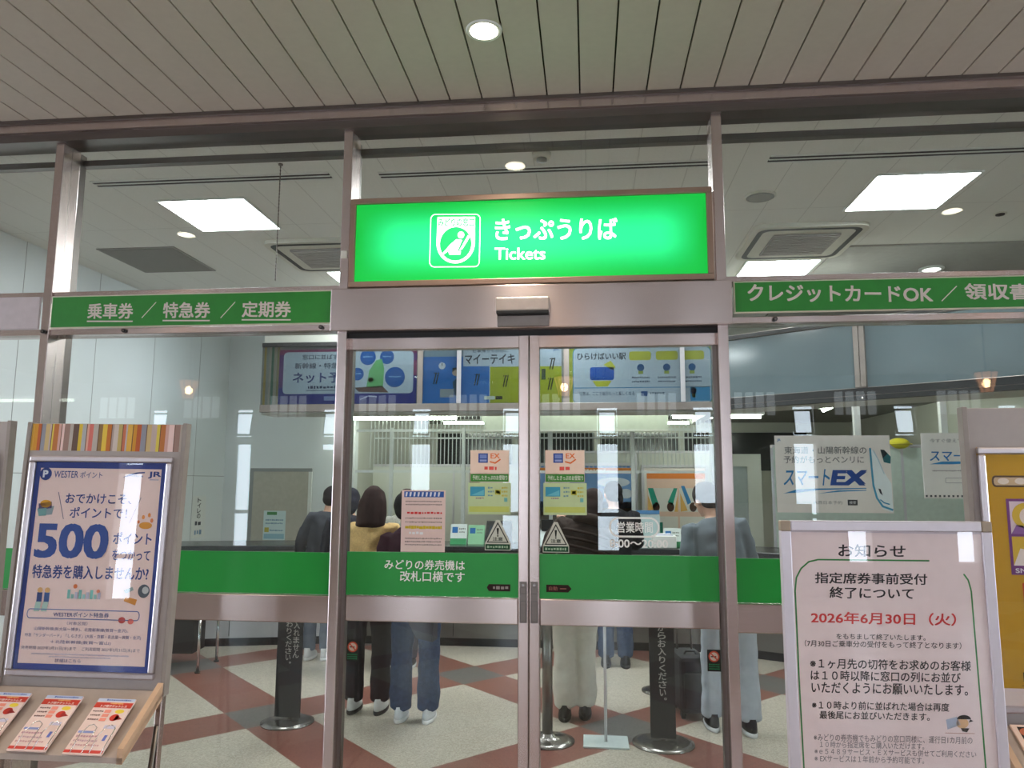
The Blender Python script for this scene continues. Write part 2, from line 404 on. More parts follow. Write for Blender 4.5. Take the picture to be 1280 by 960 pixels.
# ------------------------------------------------------------------ the glazed front
MX = {'a': (-2.543, -2.501), 'b': (-1.112, -1.070), 'c': (.551, .595)}
mb = MB(); mb.box(-10, -.10, 3.205, 10, .06, 3.262, STEEL); mb.box(-10, -.115, 3.245, 10, -.10, 3.275, STEELD)
mb.box(-10, -.08, 3.165, 10, .05, 3.205, STEELD); mb.box(-10, -.02, 3.262, 10, .09, 3.50, STEELD); struct(mb.obj('trim_1'))
mb = MB(); mb.box(XL, .10, 3.115, XR, .14, 3.145, STEELD); struct(mb.obj('trim_2'))
for i, (k, (a, b)) in enumerate(MX.items()):
    mb = MB(); mb.box(a, -.06, 0, b, .06, 3.17, STEEL, .003); mb.box(a + .012, .06, 0, b - .012, .12, 3.17, STEELD); struct(mb.obj('trim_%d' % (3 + i)))
mb = MB(); mb.box(2.2, -.06, 0, 2.243, .06, 3.17, STEEL); mb.box(-3.99, -.06, 0, -3.95, .06, 3.17, STEEL); struct(mb.obj('trim_6'))
# header box above the sliding doors
mb = MB(); mb.box(-1.140, -.085, 2.212, .612, .05, 2.405, STEEL, .004); mb.box(-1.07, -.02, 2.19, .551, .04, 2.212, BLACK); struct(mb.obj('trim_7'))
GW = 0.008
def bay(n, x0, x1):
    """fixed bay: pane, transom, green band, steel rail, sill"""
    g = sgroup('window_%d' % n, ((x0 + x1) / 2, 0, 0)); w = (x1 - x0) / 2
    mb = MB(); mb.box(-w, -GW / 2, .12, w, GW / 2, 3.17, GLASS); mb.obj('pane', g)
    mb = MB(); mb.box(-w, -.05, 2.405, w, .05, 2.428, STEEL, .002); mb.box(-w, -.05, 2.222, w, .05, 2.25, STEEL, .002); mb.obj('transom', g)
    mb = MB(); mb.box(-w, -.012, 1.062, w, -GW / 2 - .0004, 1.240, GREEN); mb.obj('green_band', g)
    mb = MB(); mb.box(-w, -.035, .945, w, .035, 1.060, STEEL, .004); mb.obj('guard_rail', g)
    mb = MB(); mb.box(-w, -.05, 0, w, .05, .12, STEEL, .003); mb.obj('sill', g)
    return g
bay(1, -3.95, MX['a'][0]); bay(2, MX['a'][1], MX['b'][0]); bay(4, MX['c'][1], 2.2); bay(5, 2.243, XR); bay(6, XL, -3.99)
g = sgroup('window_3', (-.26, 0, 0)); mb = MB(); mb.box(-.81, -GW / 2, 2.405, .811, GW / 2, 3.17, GLASS); mb.obj('pane', g)

INK_W = ink((238, 238, 232)); LWHITE = mat('white_lettering', (240, 240, 236), .5)
def leaf(n, x0, x1, inner):
    """sliding door leaf; inner = -1 when its meeting stile is on the left edge"""
    g = sgroup('door_%d' % n, ((x0 + x1) / 2, 0, 0)); w = (x1 - x0) / 2; y = .012
    mb = MB()
    mb.box(-w, -.02 + y, .02, w, .02 + y, .14, STEEL); mb.obj('bottom_rail', g)
    mb = MB(); mb.box(-w, -.024 + y, 2.137, w, .02 + y, 2.208, STEEL, .003); mb.obj('top_rail', g)
    s0, s1 = (w - .045, w) if inner > 0 else (-w, -w + .045)
    mb = MB(); mb.box(s0, -.028 + y, .02, s1, .022 + y, 2.21, STEEL, .004); st = mb.obj('meeting_stile', g)
    mb = MB(); c = (s0 + s1) / 2
    mb.box(c - .0155, -.0305 + y, .962, c + .0155, -.026 + y, 1.132, STEELD, .001); mb.box(c - .013, -.032 + y, .968, c + .013, -.029 + y, 1.052, BLACK, .001)
    mb.box(c - .013, -.032 + y, 1.082, c + .013, -.029 + y, 1.108, BLACK, .001); mb.cyl((c, -.034 + y, 1.118), (c, -.028 + y, 1.118), .006, CHROME, n=14); mb.obj('lock', st)
    t0, t1 = (-w, -w + .018) if inner > 0 else (w - .018, w)
    mb = MB(); mb.box(t0, -.02 + y, .02, t1, .02 + y, 2.21, STEELD); mb.obj('jamb_stile', g)
    p0, p1 = (-w + .018, w - .045) if inner > 0 else (-w + .045, w - .018)
    mb = MB(); mb.box(p0, -GW / 2 + y, .14, p1, GW / 2 + y, 2.137, GLASS); mb.obj('pane', g)
    mb = MB(); mb.box(p0, -.018 + y, .952, p1, .018 + y, 1.060, STEEL, .004); mb.obj('push_bar', g)
    mb = MB(); mb.box(p0, -.012 + y, 1.062, p1, -GW / 2 - .0004 + y, 1.245, GREEN); band = mb.obj('green_band', g)
    return g, band
dl, bandL = leaf(1, -1.072, -.257, 1)
dr, bandR = leaf(2, -.255, .552, -1)
# lettering on the door bands (local frame of the leaf: x from its centre)
def local_print(x0, z0, x1, z1, y, cx): # layout units are world metres with z down-flipped
    p = Print([(x0, -z1), (x1, -z1), (x1, -z0), (x0, -z0)], x1 - x0, z1 - z0, y); p.off = (x0 - cx, z0); return p
cxL, cxR = (-1.072 - .257) / 2, (-.255 + .552) / 2
p = local_print(-1.05, 1.06, -.3, 1.245, -.0005, cxL)
p.text('みどりの券売機は', -.886, -1.214, -.533, -1.172, LWHITE, .012); p.text('改札口横です', -.816, -1.166, -.533, -1.122, LWHITE, .012)
p.up().poly([(-.437, -1.103), (-.428, -1.117), (-.336, -1.117), (-.336, -1.088), (-.428, -1.088)], (48, 32, 30)).up().dashes(-.41, -1.110, -.345, -1.095, (150, 140, 136), 3)
o = p.obj('lettering', bandL); o.location = (p.off[0], 0, p.off[1])
p = local_print(-.2, 1.06, .53, 1.245, -.0005, cxR)
p.poly([(-.183, -1.119), (-.09, -1.119), (-.076, -1.103), (-.09, -1.088), (-.183, -1.088)], (48, 30, 26)).up().text('自動', -.172, -1.112, -.135, -1.095, (150, 96, 84), .01).poly([(-.125, -1.105), (-.098, -1.105), (-.098, -1.101), (-.125, -1.101)], (150, 96, 84))
o = p.obj('lettering', bandR); o.location = (p.off[0], 0, p.off[1])
# opening hours on the right leaf's glass
p = local_print(.05, 1.25, .40, 1.42, .0068, cxR)
p.rrect(.088, -1.400, .292, -1.322, .038, LWHITE, .008).text('営業時間', .118, -1.384, .268, -1.338, LWHITE, .014).text('8:00～20:00', .086, -1.310, .330, -1.276, LWHITE, .018)
o = p.obj('hours_lettering', dr); o.location = (p.off[0], 0, p.off[1])

# ================================================================== SIGNS ON THE FRONT
t = thing('lightbox_sign', 'large lit green ticket sign with seated passenger symbol above the sliding doors', 'sign', (-1.064, -.062, 2.41))
W_, H_ = 1.606, .412
mb = MB(); mb.box(0, -.02, 0, W_, .10, .026, PINKM, .003); mb.box(0, -.02, H_ - .026, W_, .10, H_, PINKM, .003); mb.box(0, -.02, .026, .026, .10, H_ - .026, PINKM, .003); mb.box(W_ - .026, -.02, .026, W_, .10, H_ - .026, PINKM, .003); mb.box(.01, .06, .01, W_ - .01, .1, H_ - .01, PINKM)
mb.obj('frame', t)
def lit_green():
    m = bpy.data.materials.new('backlit_green'); m.use_nodes = True; nt = m.node_tree; b = nt.nodes['Principled BSDF']; lk = nt.links.new
    tc = N(nt, 'ShaderNodeTexCoord'); sx = N(nt, 'ShaderNodeSeparateXYZ'); lk(tc.outputs['Generated'], sx.inputs[0])
    def edge(sock, k):
        a = N(nt, 'ShaderNodeMath', operation='SUBTRACT'); lk(sock, a.inputs[0]); a.inputs[1].default_value = .5
        c = N(nt, 'ShaderNodeMath', operation='ABSOLUTE'); lk(a.outputs[0], c.inputs[0])
        mr = N(nt, 'ShaderNodeMapRange', interpolation_type='SMOOTHSTEP'); lk(c.outputs[0], mr.inputs[0]); mr.inputs[1].default_value = .5; mr.inputs[2].default_value = k; mr.inputs[3].default_value = .0; mr.inputs[4].default_value = 1; return mr.outputs[0]
    mu = N(nt, 'ShaderNodeMath', operation='MULTIPLY'); lk(edge(sx.outputs[0], .36), mu.inputs[0]); lk(edge(sx.outputs[2], .05), mu.inputs[1])
    rp = N(nt, 'ShaderNodeValToRGB'); lk(mu.outputs[0], rp.inputs[0]); rp.color_ramp.elements[0].color = (.0, .42, .03, 1); rp.color_ramp.elements[1].color = (.025, .95, .32, 1)
    b.inputs['Base Color'].default_value = (.01, .25, .06, 1); lk(rp.outputs[0], b.inputs['Emission Color']); b.inputs['Emission Strength'].default_value = 1.0; b.inputs['Roughness'].default_value = .25
    return m
mb = MB(); mb.box(.026, -.008, .026, W_ - .026, .03, H_ - .026, lit_green()); pn = mb.obj('lit_panel', t)
LW = emit('lit_white', (250, 255, 252), 1.15); LGR = emit('lit_green_cut', (16, 190, 100), .9)
p = Print([(447, 258), (883, 245), (886, 343), (447, 350)], W_ - .052, H_ - .052, -.0088)
p.rrect(543.5, 269.5, 606.5, 332.5, 6, LW, .004)
p.poly([(552, 272.5), (600, 272.5)] + [(576 + 24.5 * math.cos(a * PI / 20), 304 + 24.5 * math.sin(a * PI / 20)) for a in range(0, 21)], LW).up()
p.text('みどりの窓口', 553, 274, 599, 284, LGR, .02).disc(576, 305, 20.2, LGR).up()
p.disc(582.5, 294.5, 4.2, LW); p.poly([(577, 299.5), (584.5, 300.5), (578.5, 314), (583, 313.5), (582.5, 318), (568, 318), (567, 313.5), (560.5, 318.5), (560, 315.8), (569.5, 305.5)], LW)
p.poly([(591.5, 294.5), (594, 297), (584.5, 312), (581, 312.5)], LW)
p.text('きっぷうりば', 625.5, 274.5, 777, 301, LW, .02).text('Tickets', 625.5, 310, 689, 324.5, LW, .016)
o = p.obj('lettering', pn); o.location = (.026, 0, .026)

def board(name, label, x0, x1, z0, z1, quad, fn):
    t = thing(name, label, 'sign', (x0, -.05, z0)); w, h = x1 - x0, z1 - z0
    mb = MB(); mb.box(0, -.012, 0, w, .0, h, mat('cream_edge', (205, 198, 176), .5), .002); mb.obj('backing', t)
    mb = MB(); mb.box(.006, -.014, .006, w - .006, -.0118, h - .006, mat('green_sign_face', (40, 132, 44), .4)); f = mb.obj('face', t)
    p = Print(quad, w, h, -.0145); fn(p); p.obj('lettering', f); return t
LC = mat('pale_lettering', (214, 200, 190), .5)
def left_board(p):
    for s, x0, x1 in (('乗車券', 113.5, 171), ('特急券', 208, 266), ('定期券', 304.5, 363.5)):
        d = -(x0 - 113.5) * .009
        p.text(s, x0, 381 + d, x1, 398.5 + d, LC, .022); p.rect(x0, 400.5 + d, x1, 402 + d, LC)
    for a in (182, 279): p.line([(a, 397.5), (a + 17, 380)], .004, LC)
board('sign_board', 'long green board with three underlined words, left of the ticket sign', -2.496, -1.135, 2.25, 2.405, [(67, 373), (413.5, 367), (413, 403.5), (66, 409.5)], left_board)
def right_board(p):
    p.text('クレジットカードOK', 933, 361, 1137, 381, LC, .022); p.line([(1146, 379), (1163, 361)], .004, LC)
    p.text('領収書', 1171, 357.5, 1241, 377, LC, .024); p.text('発行', 1244, 360, 1279, 375.5, LC, .022)
    p.text('します', 1283, 360, 1330, 375.5, LC, .022)
board('sign_board', 'long green board with large white katakana, right of the ticket sign', .622, 2.19, 2.263, 2.402, [(917, 358), (1345, 343), (1345, 384), (918, 394.5)], right_board)
t = thing('blank_panel', 'plain off-white panel in the transom at the far left', 'panel', (-3.94, -.05, 2.25))
mb = MB(); mb.box(0, -.012, 0, 1.385, 0, .155, mat('blank_panel_face', (200, 186, 186), .5), .003); mb.obj('face', t)
t = thing('door_sensor', 'small silver door sensor box on the steel header', 'sensor', (-.275, -.085, 2.25))
mb = MB(); mb.box(-.115, -.06, 0.025, .115, 0, .085, mat('sensor_silver', (190, 176, 168), .35, .5), .006); mb.obj('housing', t)
mb = MB(); mb.box(-.112, -.062, .012, .112, 0, .026, BLACK, .002); mb.obj('lens', t)
mb = MB(); mb.box(-.112, -.02, -.035, .112, 0, .012, mat('sensor_plate_grey', (150, 140, 136), .4, .5), .002); mb.obj('base_plate', t)  # base plate in a darker grey than the housing
mb = MB(); mb.box(-1.108, -.066, 2.55, -1.078, -.060, 2.586, IVORY, .001); tag(mb.obj('door_contact'), 'tiny cream box stuck on the steel post left of the lit sign', 'sensor')
# small fixings under the boards
for x, l in ((-2.522, 'tiny dark screw button on the post at the left end of the green board'), (-2.13, 'tiny dark clip under the left part of the green board'), (-1.19, 'tiny dark clip under the right end of the left green board'), (.79, 'tiny dark clip under the left end of the right green board')):
    mb = MB(); y = -.06 if x == -2.522 else -.05
    mb.cyl((x, y, 2.236), (x, y - .014, 2.236), .009, BLACK, n=12); mb.cyl((x, y - .014, 2.236), (x, y - .018, 2.236), .005, STEELD, n=10); tag(mb.obj('clip'), l, 'clip')

# ================================================================== LAMPS
DOWN = t = thing('downlight', 'bright round recessed downlight in the board ceiling above the doors', 'light', (-.382, -.618, CZ))
mb = MB(); mb.lathe([(.058, -.004), (.066, -.006), (.07, 0), (.07, .01)], (0, 0, 0), WHITE); mb.obj('trim_ring', t)
mb = MB(); mb.lathe([(.0001, -.012), (.03, -.01), (.058, -.003), (.058, .005)], (0, 0, 0), emit('warm_lamp', (255, 240, 214), 22)); mb.obj('lamp', t)
ld = bpy.data.lights.new('downlight_beam', 'SPOT'); ld.energy = 55; ld.color = (1, .86, .68); ld.spot_size = 2.0; ld.spot_blend = .6; ld.shadow_soft_size = .05
lo = bpy.data.objects.new('downlight_beam', ld); COL.objects.link(lo); lo.parent = t; lo.location = (0, 0, -.03)
def panel_light(x, y, label, first=[None]):
    if first[0] is None:
        t = thing('panel_light', label, 'light', (x, y, IZ), 0, 'square ceiling lights in the ticket office'); first[0] = t
        mb = MB()
        for a, b, c, d in ((-.31, -.31, .31, -.295), (-.31, .295, .31, .31), (-.31, -.295, -.295, .295), (.295, -.295, .31, .295)): mb.box(a, b, -.012, c, d, .0, WHITE)
        mb.obj('frame', t)
        mb = MB(); mb.box(-.295, -.295, -.008, .295, .295, -.002, emit('panel_glow', (250, 252, 255), PANEL)); mb.obj('diffuser', t)
        return t
    return dup(first[0], (x, y, IZ), label)
panel_light(-2.54, 1.56, 'bright square ceiling light at upper left, nearer of the left pair')
panel_light(2.05, 1.56, 'large bright square ceiling light at upper right, nearer of the right pair')
panel_light(1.64, 3.30, 'square ceiling light just above the left end of the right green board')
panel_light(-2.00, 3.30, 'square ceiling light seen as a thin strip above the left green board')
panel_light(-.22, 3.0, 'square ceiling light hidden behind the lit green sign')
panel_light(-.25, 1.9, 'square ceiling light right behind the lit green sign, nearer the glass')
# office strip lights
def strip_light(x, y, L, rz, z, label, es=45):
    t = thing('strip_light', label, 'light', (x, y, z), rz, 'strip lights in the back office')
    mb = MB(); mb.box(-L / 2, -.06, -.03, L / 2, .06, 0, WHITE, .004); mb.obj('housing', t)
    mb = MB(); mb.cyl((-L / 2 + .03, 0, -.045), (L / 2 - .03, 0, -.045), .022, emit('tube_glow_%d' % es, (250, 255, 240), es), n=12); mb.obj('tube', t)
    top = CZ if y < 0 else 2.55
    for a in (-.35, .35):
        mb = MB(); mb.cyl((a * L, 0, -.01), (a * L, 0, top - z), .006, STEELD, n=8); mb.obj('hanger', t)
strip_light(-2.1, 5.1, 1.3, 0, 2.315, 'horizontal strip light left of centre behind the left door leaf')
strip_light(1.40, 5.1, 1.0, 0, 2.315, 'horizontal strip light seen beside the right door post')
strip_light(2.85, 5.6, 1.7, PI / 2 - .1, 2.50, 'slanting strip light above the white partition on the right')
strip_light(-1.7, 8.4, 1.2, 0, 2.52, 'second strip light further back behind the left door leaf')
strip_light(.9, 8.6, 1.6, 0, 2.52, 'strip light at the back behind the blue sky poster')
strip_light(-1.5, 4.04, 1.6, 0, 2.54, 'added unseen strip light behind the poster case, brightening the left half of the counter', 18)  # this and the next lamp are added unseen, to light counter and hanging screen
strip_light(.35, 4.04, 1.6, 0, 2.54, 'added unseen strip light behind the poster case, brightening the right half of the counter', 18)
strip_light(-6.9, -5.0, 1.7, 0, 2.54, 'strip light in the concourse reflected as a white bar at the left edge', 5)
for x, l in ((-2.79, 'round downlight in the board ceiling, reflected faintly in the left upper glass'), (2.30, 'round downlight in the board ceiling, reflected faintly in the right upper glass')):
    dup(DOWN, (x, -1.55, CZ), l)
dup(DOWN, (-.36, -2.5, CZ), 'added unseen round downlight in the board ceiling, second in line from the doors'); dup(DOWN, (-.36, -4.2, CZ), 'added unseen round downlight in the board ceiling, third in line from the doors')  # two added downlights out of view, warming the light in the concourse
# lanterns hanging behind the viewer
def lantern(x, label, first=[None]):
    if first[0]: return dup(first[0], (x, -4.0, 2.38), label)
    t = thing('lantern', label, 'lamp', (x, -4.0, 2.38), 0, 'lanterns hanging in the concourse'); first[0] = t
    mb = MB(); mb.cyl((0, 0, .2), (0, 0, CZ - 2.38), .008, STEELD, n=10); mb.lathe([(.04, .86), (.04, .88)], (0, 0, 0), STEELD, 16); mb.obj('rod', t)
    mb = MB(); n = 8
    for k in range(n):
        a = 2 * PI * k / n; c, s_ = math.cos(a), math.sin(a)
        mb.cyl((.055 * c, .055 * s_, 0), (.105 * c, .105 * s_, .19), .004, STEELD, n=6)
    mb.lathe([(.06, -.01), (.06, 0)], (0, 0, 0), STEELD, 16); mb.lathe([(.11, .185), (.11, .2), (.01, .215)], (0, 0, 0), STEELD, 16); mb.obj('cage', t)
    mb = MB(); mb.lathe([(.05, .0), (.1, .185)], (0, 0, 0), lit_glass('lantern_glass', (255, 176, 128), 3.6, .5), 16); mb.obj('shade', t)
    mb = MB(); mb.sph((0, 0, .09), (.036, .036, .042), emit('bulb_glow', (255, 206, 150), 70)); mb.obj('bulb', t)
lantern(-4.08, 'glass lantern reflected in the left window'); lantern(-.23, 'glass lantern reflected near the middle of the doors'); lantern(3.66, 'glass lantern reflected in the right window')
# interior ceiling fittings
def slot(x0, x1, y, label):
    t = thing('air_slot', label, 'vent', ((x0 + x1) / 2, y, IZ), 0, 'linear air slots in the ticket office ceiling'); w = (x1 - x0) / 2
    mb = MB(); mb.box(-w, -.05, -.006, w, -.036, 0, WHITE); mb.box(-w, .036, -.006, w, .05, 0, WHITE); mb.box(-w, -.007, -.006, w, .007, 0, WHITE); mb.obj('frame', t)
    mb = MB(); mb.box(-w, -.036, -.003, w, -.007, 0, BLACK); mb.box(-w, .007, -.003, w, .036, 0, BLACK); mb.obj('slot', t)
slot(-3.08, -1.55, .97, 'long dark air slot in the ceiling above the left square light')
slot(-1.25, .74, 1.0, 'long dark air slot in the ceiling above the lit green sign')
slot(1.05, 2.6, .98, 'long dark air slot in the ceiling at upper right')
def cassette(x, y, label, first=[None]):
    if first[0]: return dup(first[0], (x, y, IZ), label)
    t = thing('air_conditioner', label, 'air conditioner', (x, y, IZ), 0, 'ceiling cassette air conditioners'); first[0] = t
    def rr(w, r): return [(sx * (w - r) + r * math.cos(a), sy * (w - r) + r * math.sin(a)) for sx, sy, a0 in ((1, 1, 0), (-1, 1, PI / 2), (-1, -1, PI), (1, -1, 1.5 * PI)) for a in [a0 + k * PI / 12 for k in range(7)]]
    mb = MB(); mb.prism(rr(.41, .1), 'z', -.03, 0, IVORY); mb.obj('panel', t)
    mb = MB(); o_, i_ = rr(.37, .08), rr(.33, .06)
    for k in range(len(o_)):
        j = (k + 1) % len(o_); mb.poly([(*o_[k], -.032), (*o_[j], -.032), (*i_[j], -.032), (*i_[k], -.032)], BLACK)
    mb.obj('outlet_slot', t)
    mb = MB(); mb.box(-.24, -.24, -.045, .24, .24, -.03, mat('grille_grey', (150, 146, 142), .6))
    for k in range(12): mb.box(-.23, -.22 + k * .038, -.05, .23, -.205 + k * .038, -.045, mat('grille_bar', (176, 170, 166), .6))
    mb.obj('intake_grille', t)
cassette(1.62, 2.50, 'white ceiling cassette air conditioner right of the lit green sign')
cassette(-2.10, 2.52, 'white ceiling cassette air conditioner left of the lit green sign')
t = thing('smoke_detector', 'round white smoke detector on the ceiling above the lit green sign', 'detector', (-.249, .79, IZ))
mb = MB(); mb.lathe([(.055, 0), (.055, -.015), (.045, -.03), (.042, -.03)], (0, 0, 0), IVORY); mb.obj('body', t)
mb = MB(); mb.lathe([(.03, -.03), (.03, -.045), (.001, -.05)], (0, 0, 0), mat('detector_cap', (150, 148, 142), .5)); mb.obj('sensor_head', t)
t = thing('ceiling_speaker', 'round grey speaker grille on the ceiling above the right air conditioner', 'speaker', (1.126, 1.55, IZ))
mb = MB(); mb.lathe([(.1, 0), (.1, -.008), (.09, -.012)], (0, 0, 0), IVORY); mb.obj('rim', t)
mb = MB(); mb.lathe([(.088, -.012), (.06, -.016), (.001, -.018)], (0, 0, 0), mat('speaker_mesh', (160, 160, 156), .7, bump=.6, scale=300)); mb.obj('grille', t)
t = thing('emergency_light', 'small round emergency light on the ceiling above the katakana board', 'light', (2.95, 3.33, 3.385))
mb = MB(); mb.lathe([(.1, 0), (.1, -.01), (.085, -.014)], (0, 0, 0), WHITE); mb.obj('rim', t)
mb = MB(); mb.lathe([(.08, -.012), (.001, -.03)], (0, 0, 0), emit('emergency_glow', (250, 250, 245), 3)); mb.obj('lens', t)
t = thing('ceiling_sensor', 'tiny black dot sensor on the ceiling at far right', 'sensor', (2.843, 2.03, IZ))
mb = MB(); mb.lathe([(.03, 0), (.028, -.012), (.001, -.02)], (0, 0, 0), BLACK); mb.obj('dome', t); mb = MB(); mb.lathe([(.042, 0), (.042, -.004), (.03, -.005)], (0, 0, 0), IVORY); mb.obj('rim', t)
t = thing('ceiling_hatch', 'dark grey square hatch in the ceiling left of the left air conditioner', 'hatch', (-3.60, 2.55, IZ))
mb = MB(); mb.box(-.33, -.34, -.008, .33, .34, 0, mat('hatch_frame', (150, 148, 144), .6)); mb.obj('frame', t); mb = MB(); mb.box(-.31, -.32, -.012, .31, .32, -.007, mat('hatch_grey', (128, 126, 122), .7)); mb.obj('lid', t)
t = thing('hanging_chain', 'thin dark chain hanging from the ceiling beside the left square light', 'chain', (-1.786, .785, IZ))
mb = MB()
for k in range(34): mb.sph((0, 0, -.02 - k * .0205), (.004, .004, .011), STEELD, 6)
mb.obj('links', t); mb = MB(); mb.lathe([(.014, 0), (.014, -.008)], (0, 0, 0), STEELD, 12); mb.obj('hook', t)

# ================================================================== BULKHEAD WITH POSTERS ABOVE THE COUNTER
mb = MB(); mb.box(-3.12, 3.62, 2.18, 1.24, 3.9, IZ, OFFW)
mb.prism([(1.24, 3.60), (3.9, 1.62), (4.3, 1.62), (4.3, 2.0), (1.5, 3.9), (1.24, 3.9)], 'z', 2.20, 2.86, OFFW); mb.box(1.1, 5.4, 2.56, XR, 5.5, IZ, OFFW); mb.box(1.14, 3.9, 2.20, 1.24, 5.4, IZ, OFFW); struct(mb.obj('wall_bulkhead'))
FRAMEG = mat('display_frame', (136, 126, 120), .4, .5)
t = thing('poster_case', 'long overhead steel display case above the counter holding the posters', 'display case', (-3.12, 3.62, 2.2))
mb = MB(); mb.box(0, -.05, 0, 4.34, -.001, .07, FRAMEG, .004); mb.box(0, -.05, .63, 4.34, -.001, .67, mat('case_black', (40, 40, 42), .5)); mb.box(0, -.03, .07, 4.34, -.001, .63, mat('case_back', (150, 148, 140), .6)); mb.obj('tray', t)
for x in (1.53, 2.9):
    mb = MB(); mb.box(x, -.05, .07, x + .05, -.03, .63, FRAMEG); mb.obj('divider', t)
mb = MB(); mb.box(0.004, -.046, .07, 4.336, -.041, .63, glass('dimming_case_glass', (.74, .77, .79))); mb.obj('glass', t)  # grey tint added to the pane to dim the posters behind
mb = MB()
for x, c in ((.02, (176, 150, 70)), (.07, (178, 168, 150)), (.095, (70, 120, 90)), (.12, (170, 160, 140)), (.15, (150, 140, 90)), (.175, (160, 150, 140))): mb.box(x, -.034, .07, x + .022, -.0305, .63, ink(c))
mb.obj('side_stripe', t)
def overhead(name, label, x0, x1, quad, fn, base=(205, 210, 214), z0=2.275, z1=2.80):
    t = thing(name, label, 'poster', (x0, 3.588, z0)); w, h = x1 - x0, z1 - z0
    mb = MB(); mb.box(0, -.004, 0, w, 0, h, ink(base)); b = mb.obj('sheet', t)
    p = Print(quad, w, h, -.0048); fn(p); p.obj('artwork', b)
def poster1(p):
    p.poly([(351.7, 438), (519, 438), (519, 470), (351.7, 470)], (150, 70, 110)); p.poly([(351.7, 470), (519, 470), (519, 503), (351.7, 503)], (52, 58, 140)); p.up()
    p.poly([(352, 444), (519, 444), (519, 452), (352, 484)], (110, 70, 130)).up()
    p.rrect(357, 441, 515, 491, 5, (200, 210, 216)).up()
    p.text('窓口に並ばず', 380, 444, 424, 450, (50, 60, 90), .01).text('新幹線・特急', 371, 454, 424, 461, (50, 60, 90), .01).text('ネット予約', 369, 465, 441, 478, (30, 50, 120), .02).dashes(388, 481.5, 424, 485, (60, 70, 100), 1).rect(386, 486.5, 424, 487.3, (60, 70, 100))
    for x, y, r in ((460, 448, 9.5), (483, 448, 8.5), (448, 468, 7.5), (493, 472, 12)): p.disc(x, y, r, (40, 100, 170))
    p.up()
    for x, y, r in ((460, 448, 9.5), (483, 448, 8.5), (448, 468, 7.5), (493, 472, 12)): p.dashes(x - r * .6, y - 1.5, x + r * .6, y + .5, (160, 195, 225), 2)
    p.poly([(459, 484), (462, 464), (470, 452), (477, 450), (480, 462), (479, 484)], (120, 190, 120)); p.disc(464, 475, 3, (190, 150, 120)); p.poly([(445, 484), (478, 482), (486, 490), (450, 489)], (120, 90, 80))
    p.rect(408, 494, 430, 499, (150, 160, 200)).line([(452, 498), (462, 494), (472, 495)], .01, (210, 215, 235))
overhead('poster', 'wide poster with white panel in a purple-blue border, leftmost above the counter', -2.945, -1.60, [(351.7, 438), (519, 438), (519, 503), (351.7, 503)], poster1)
def poster2(p):
    p.rect(529, 447, 613, 503, (44, 118, 190)).rect(614, 460, 700, 503, (172, 178, 40)).rect(529, 436, 581, 447, (150, 168, 176)).up()
    p.disc(555, 458, 4.2, (225, 225, 225)).line([(555, 458), (555, 455)], .01, (30, 30, 30)).rect(553, 486, 570, 496, (160, 165, 165)).poly([(568, 478), (574, 472), (577, 495), (571, 494)], (60, 90, 110)).disc(572, 466, 4.5, (225, 195, 170)).poly([(567.5, 466), (568, 461), (574, 460), (577, 464), (572, 463)], (40, 34, 30))
    p.rect(581, 439, 700, 459, (196, 204, 210)).up()
    p.text('マイーテイキ', 583, 444.5, 644, 456.5, (40, 46, 60), .02).text('仕事帰りも自由に', 592, 438.8, 636, 442.6, (70, 80, 96), .01)
    for x, y in ((545, 466), (595, 468), (630, 470), (686, 450), (684, 474)):
        for j in range(2): p.dashes(x + j * 3, y, x + j * 3 + 1.8, y + 2, (40, 40, 30)); p.line([(x + j * 3, y + 14), (x + j * 3 + 3, y)], .012, (48, 50, 36))
    p.rect(607, 495, 620, 499, (225, 230, 210)).rect(621, 495, 629, 499, (30, 30, 30)).rect(676, 463, 681, 476, (60, 80, 60))
    p.text('JR', 690, 438, 697, 442, (40, 90, 150), .02)
overhead('poster', 'blue and yellow-green poster with clock and laptop worker, second above the counter', -1.56, -.24, [(529, 436), (700, 436), (700, 503), (529, 503)], poster2)
def poster4(p):
    p.rrect(717, 437, 887, 506, 7, (204, 212, 218)).up().rrect(717, 437, 887, 506, 7, (90, 150, 170), .008).rect(718, 486, 884, 487, (90, 150, 190)).rect(861, 486, 885, 503, (80, 160, 205))
    p.text('ひらけばいい駅', 722, 443, 783, 452, (44, 56, 70), .02)
    p.rrect(738, 461, 768, 477, 3, (40, 96, 180)).poly([(741, 478), (765, 478), (760, 485), (746, 485)], (206, 204, 60)).poly([(755, 458), (764, 453), (770, 461), (766, 465)], (206, 204, 70))
    for x in (787, 820, 852): p.rrect(x, 442, x + 27, 453, 3, (206, 204, 80))
    for x in (801, 833, 864): p.disc(x, 462, 4.5, (50, 100, 150)).rect(x - 3, 466, x + 3, 470, (170, 180, 80)).dashes(x - 11, 473, x + 11, 475.5, (90, 100, 120), 4).dashes(x - 11, 478, x + 11, 480.5, (90, 100, 120), 5)
    p.text('日常は、ここで毎日もっと楽しくなる', 725, 491, 793, 496, (60, 80, 110), .012).rect(801, 491, 809, 497, (40, 90, 150)).dashes(812, 492, 830, 495, (90, 110, 130), 6).disc(865, 491, 4, (40, 80, 140)).rect(863, 494, 867, 499, (200, 200, 80))
overhead('poster', 'wide white poster with rounded panel in a yellow-green border, right above the counter', -.17, 1.14, [(712, 434), (891, 434), (891, 504), (712, 504)], poster4, (172, 180, 60))
pc = bpy.data.objects['poster_case']
for x in (1.905, 3.955):
    mb = MB(); mb.box(x, -.062, .07, x + .040, -.0505, .645, ALU, .003); mb.obj('mullion', pc)
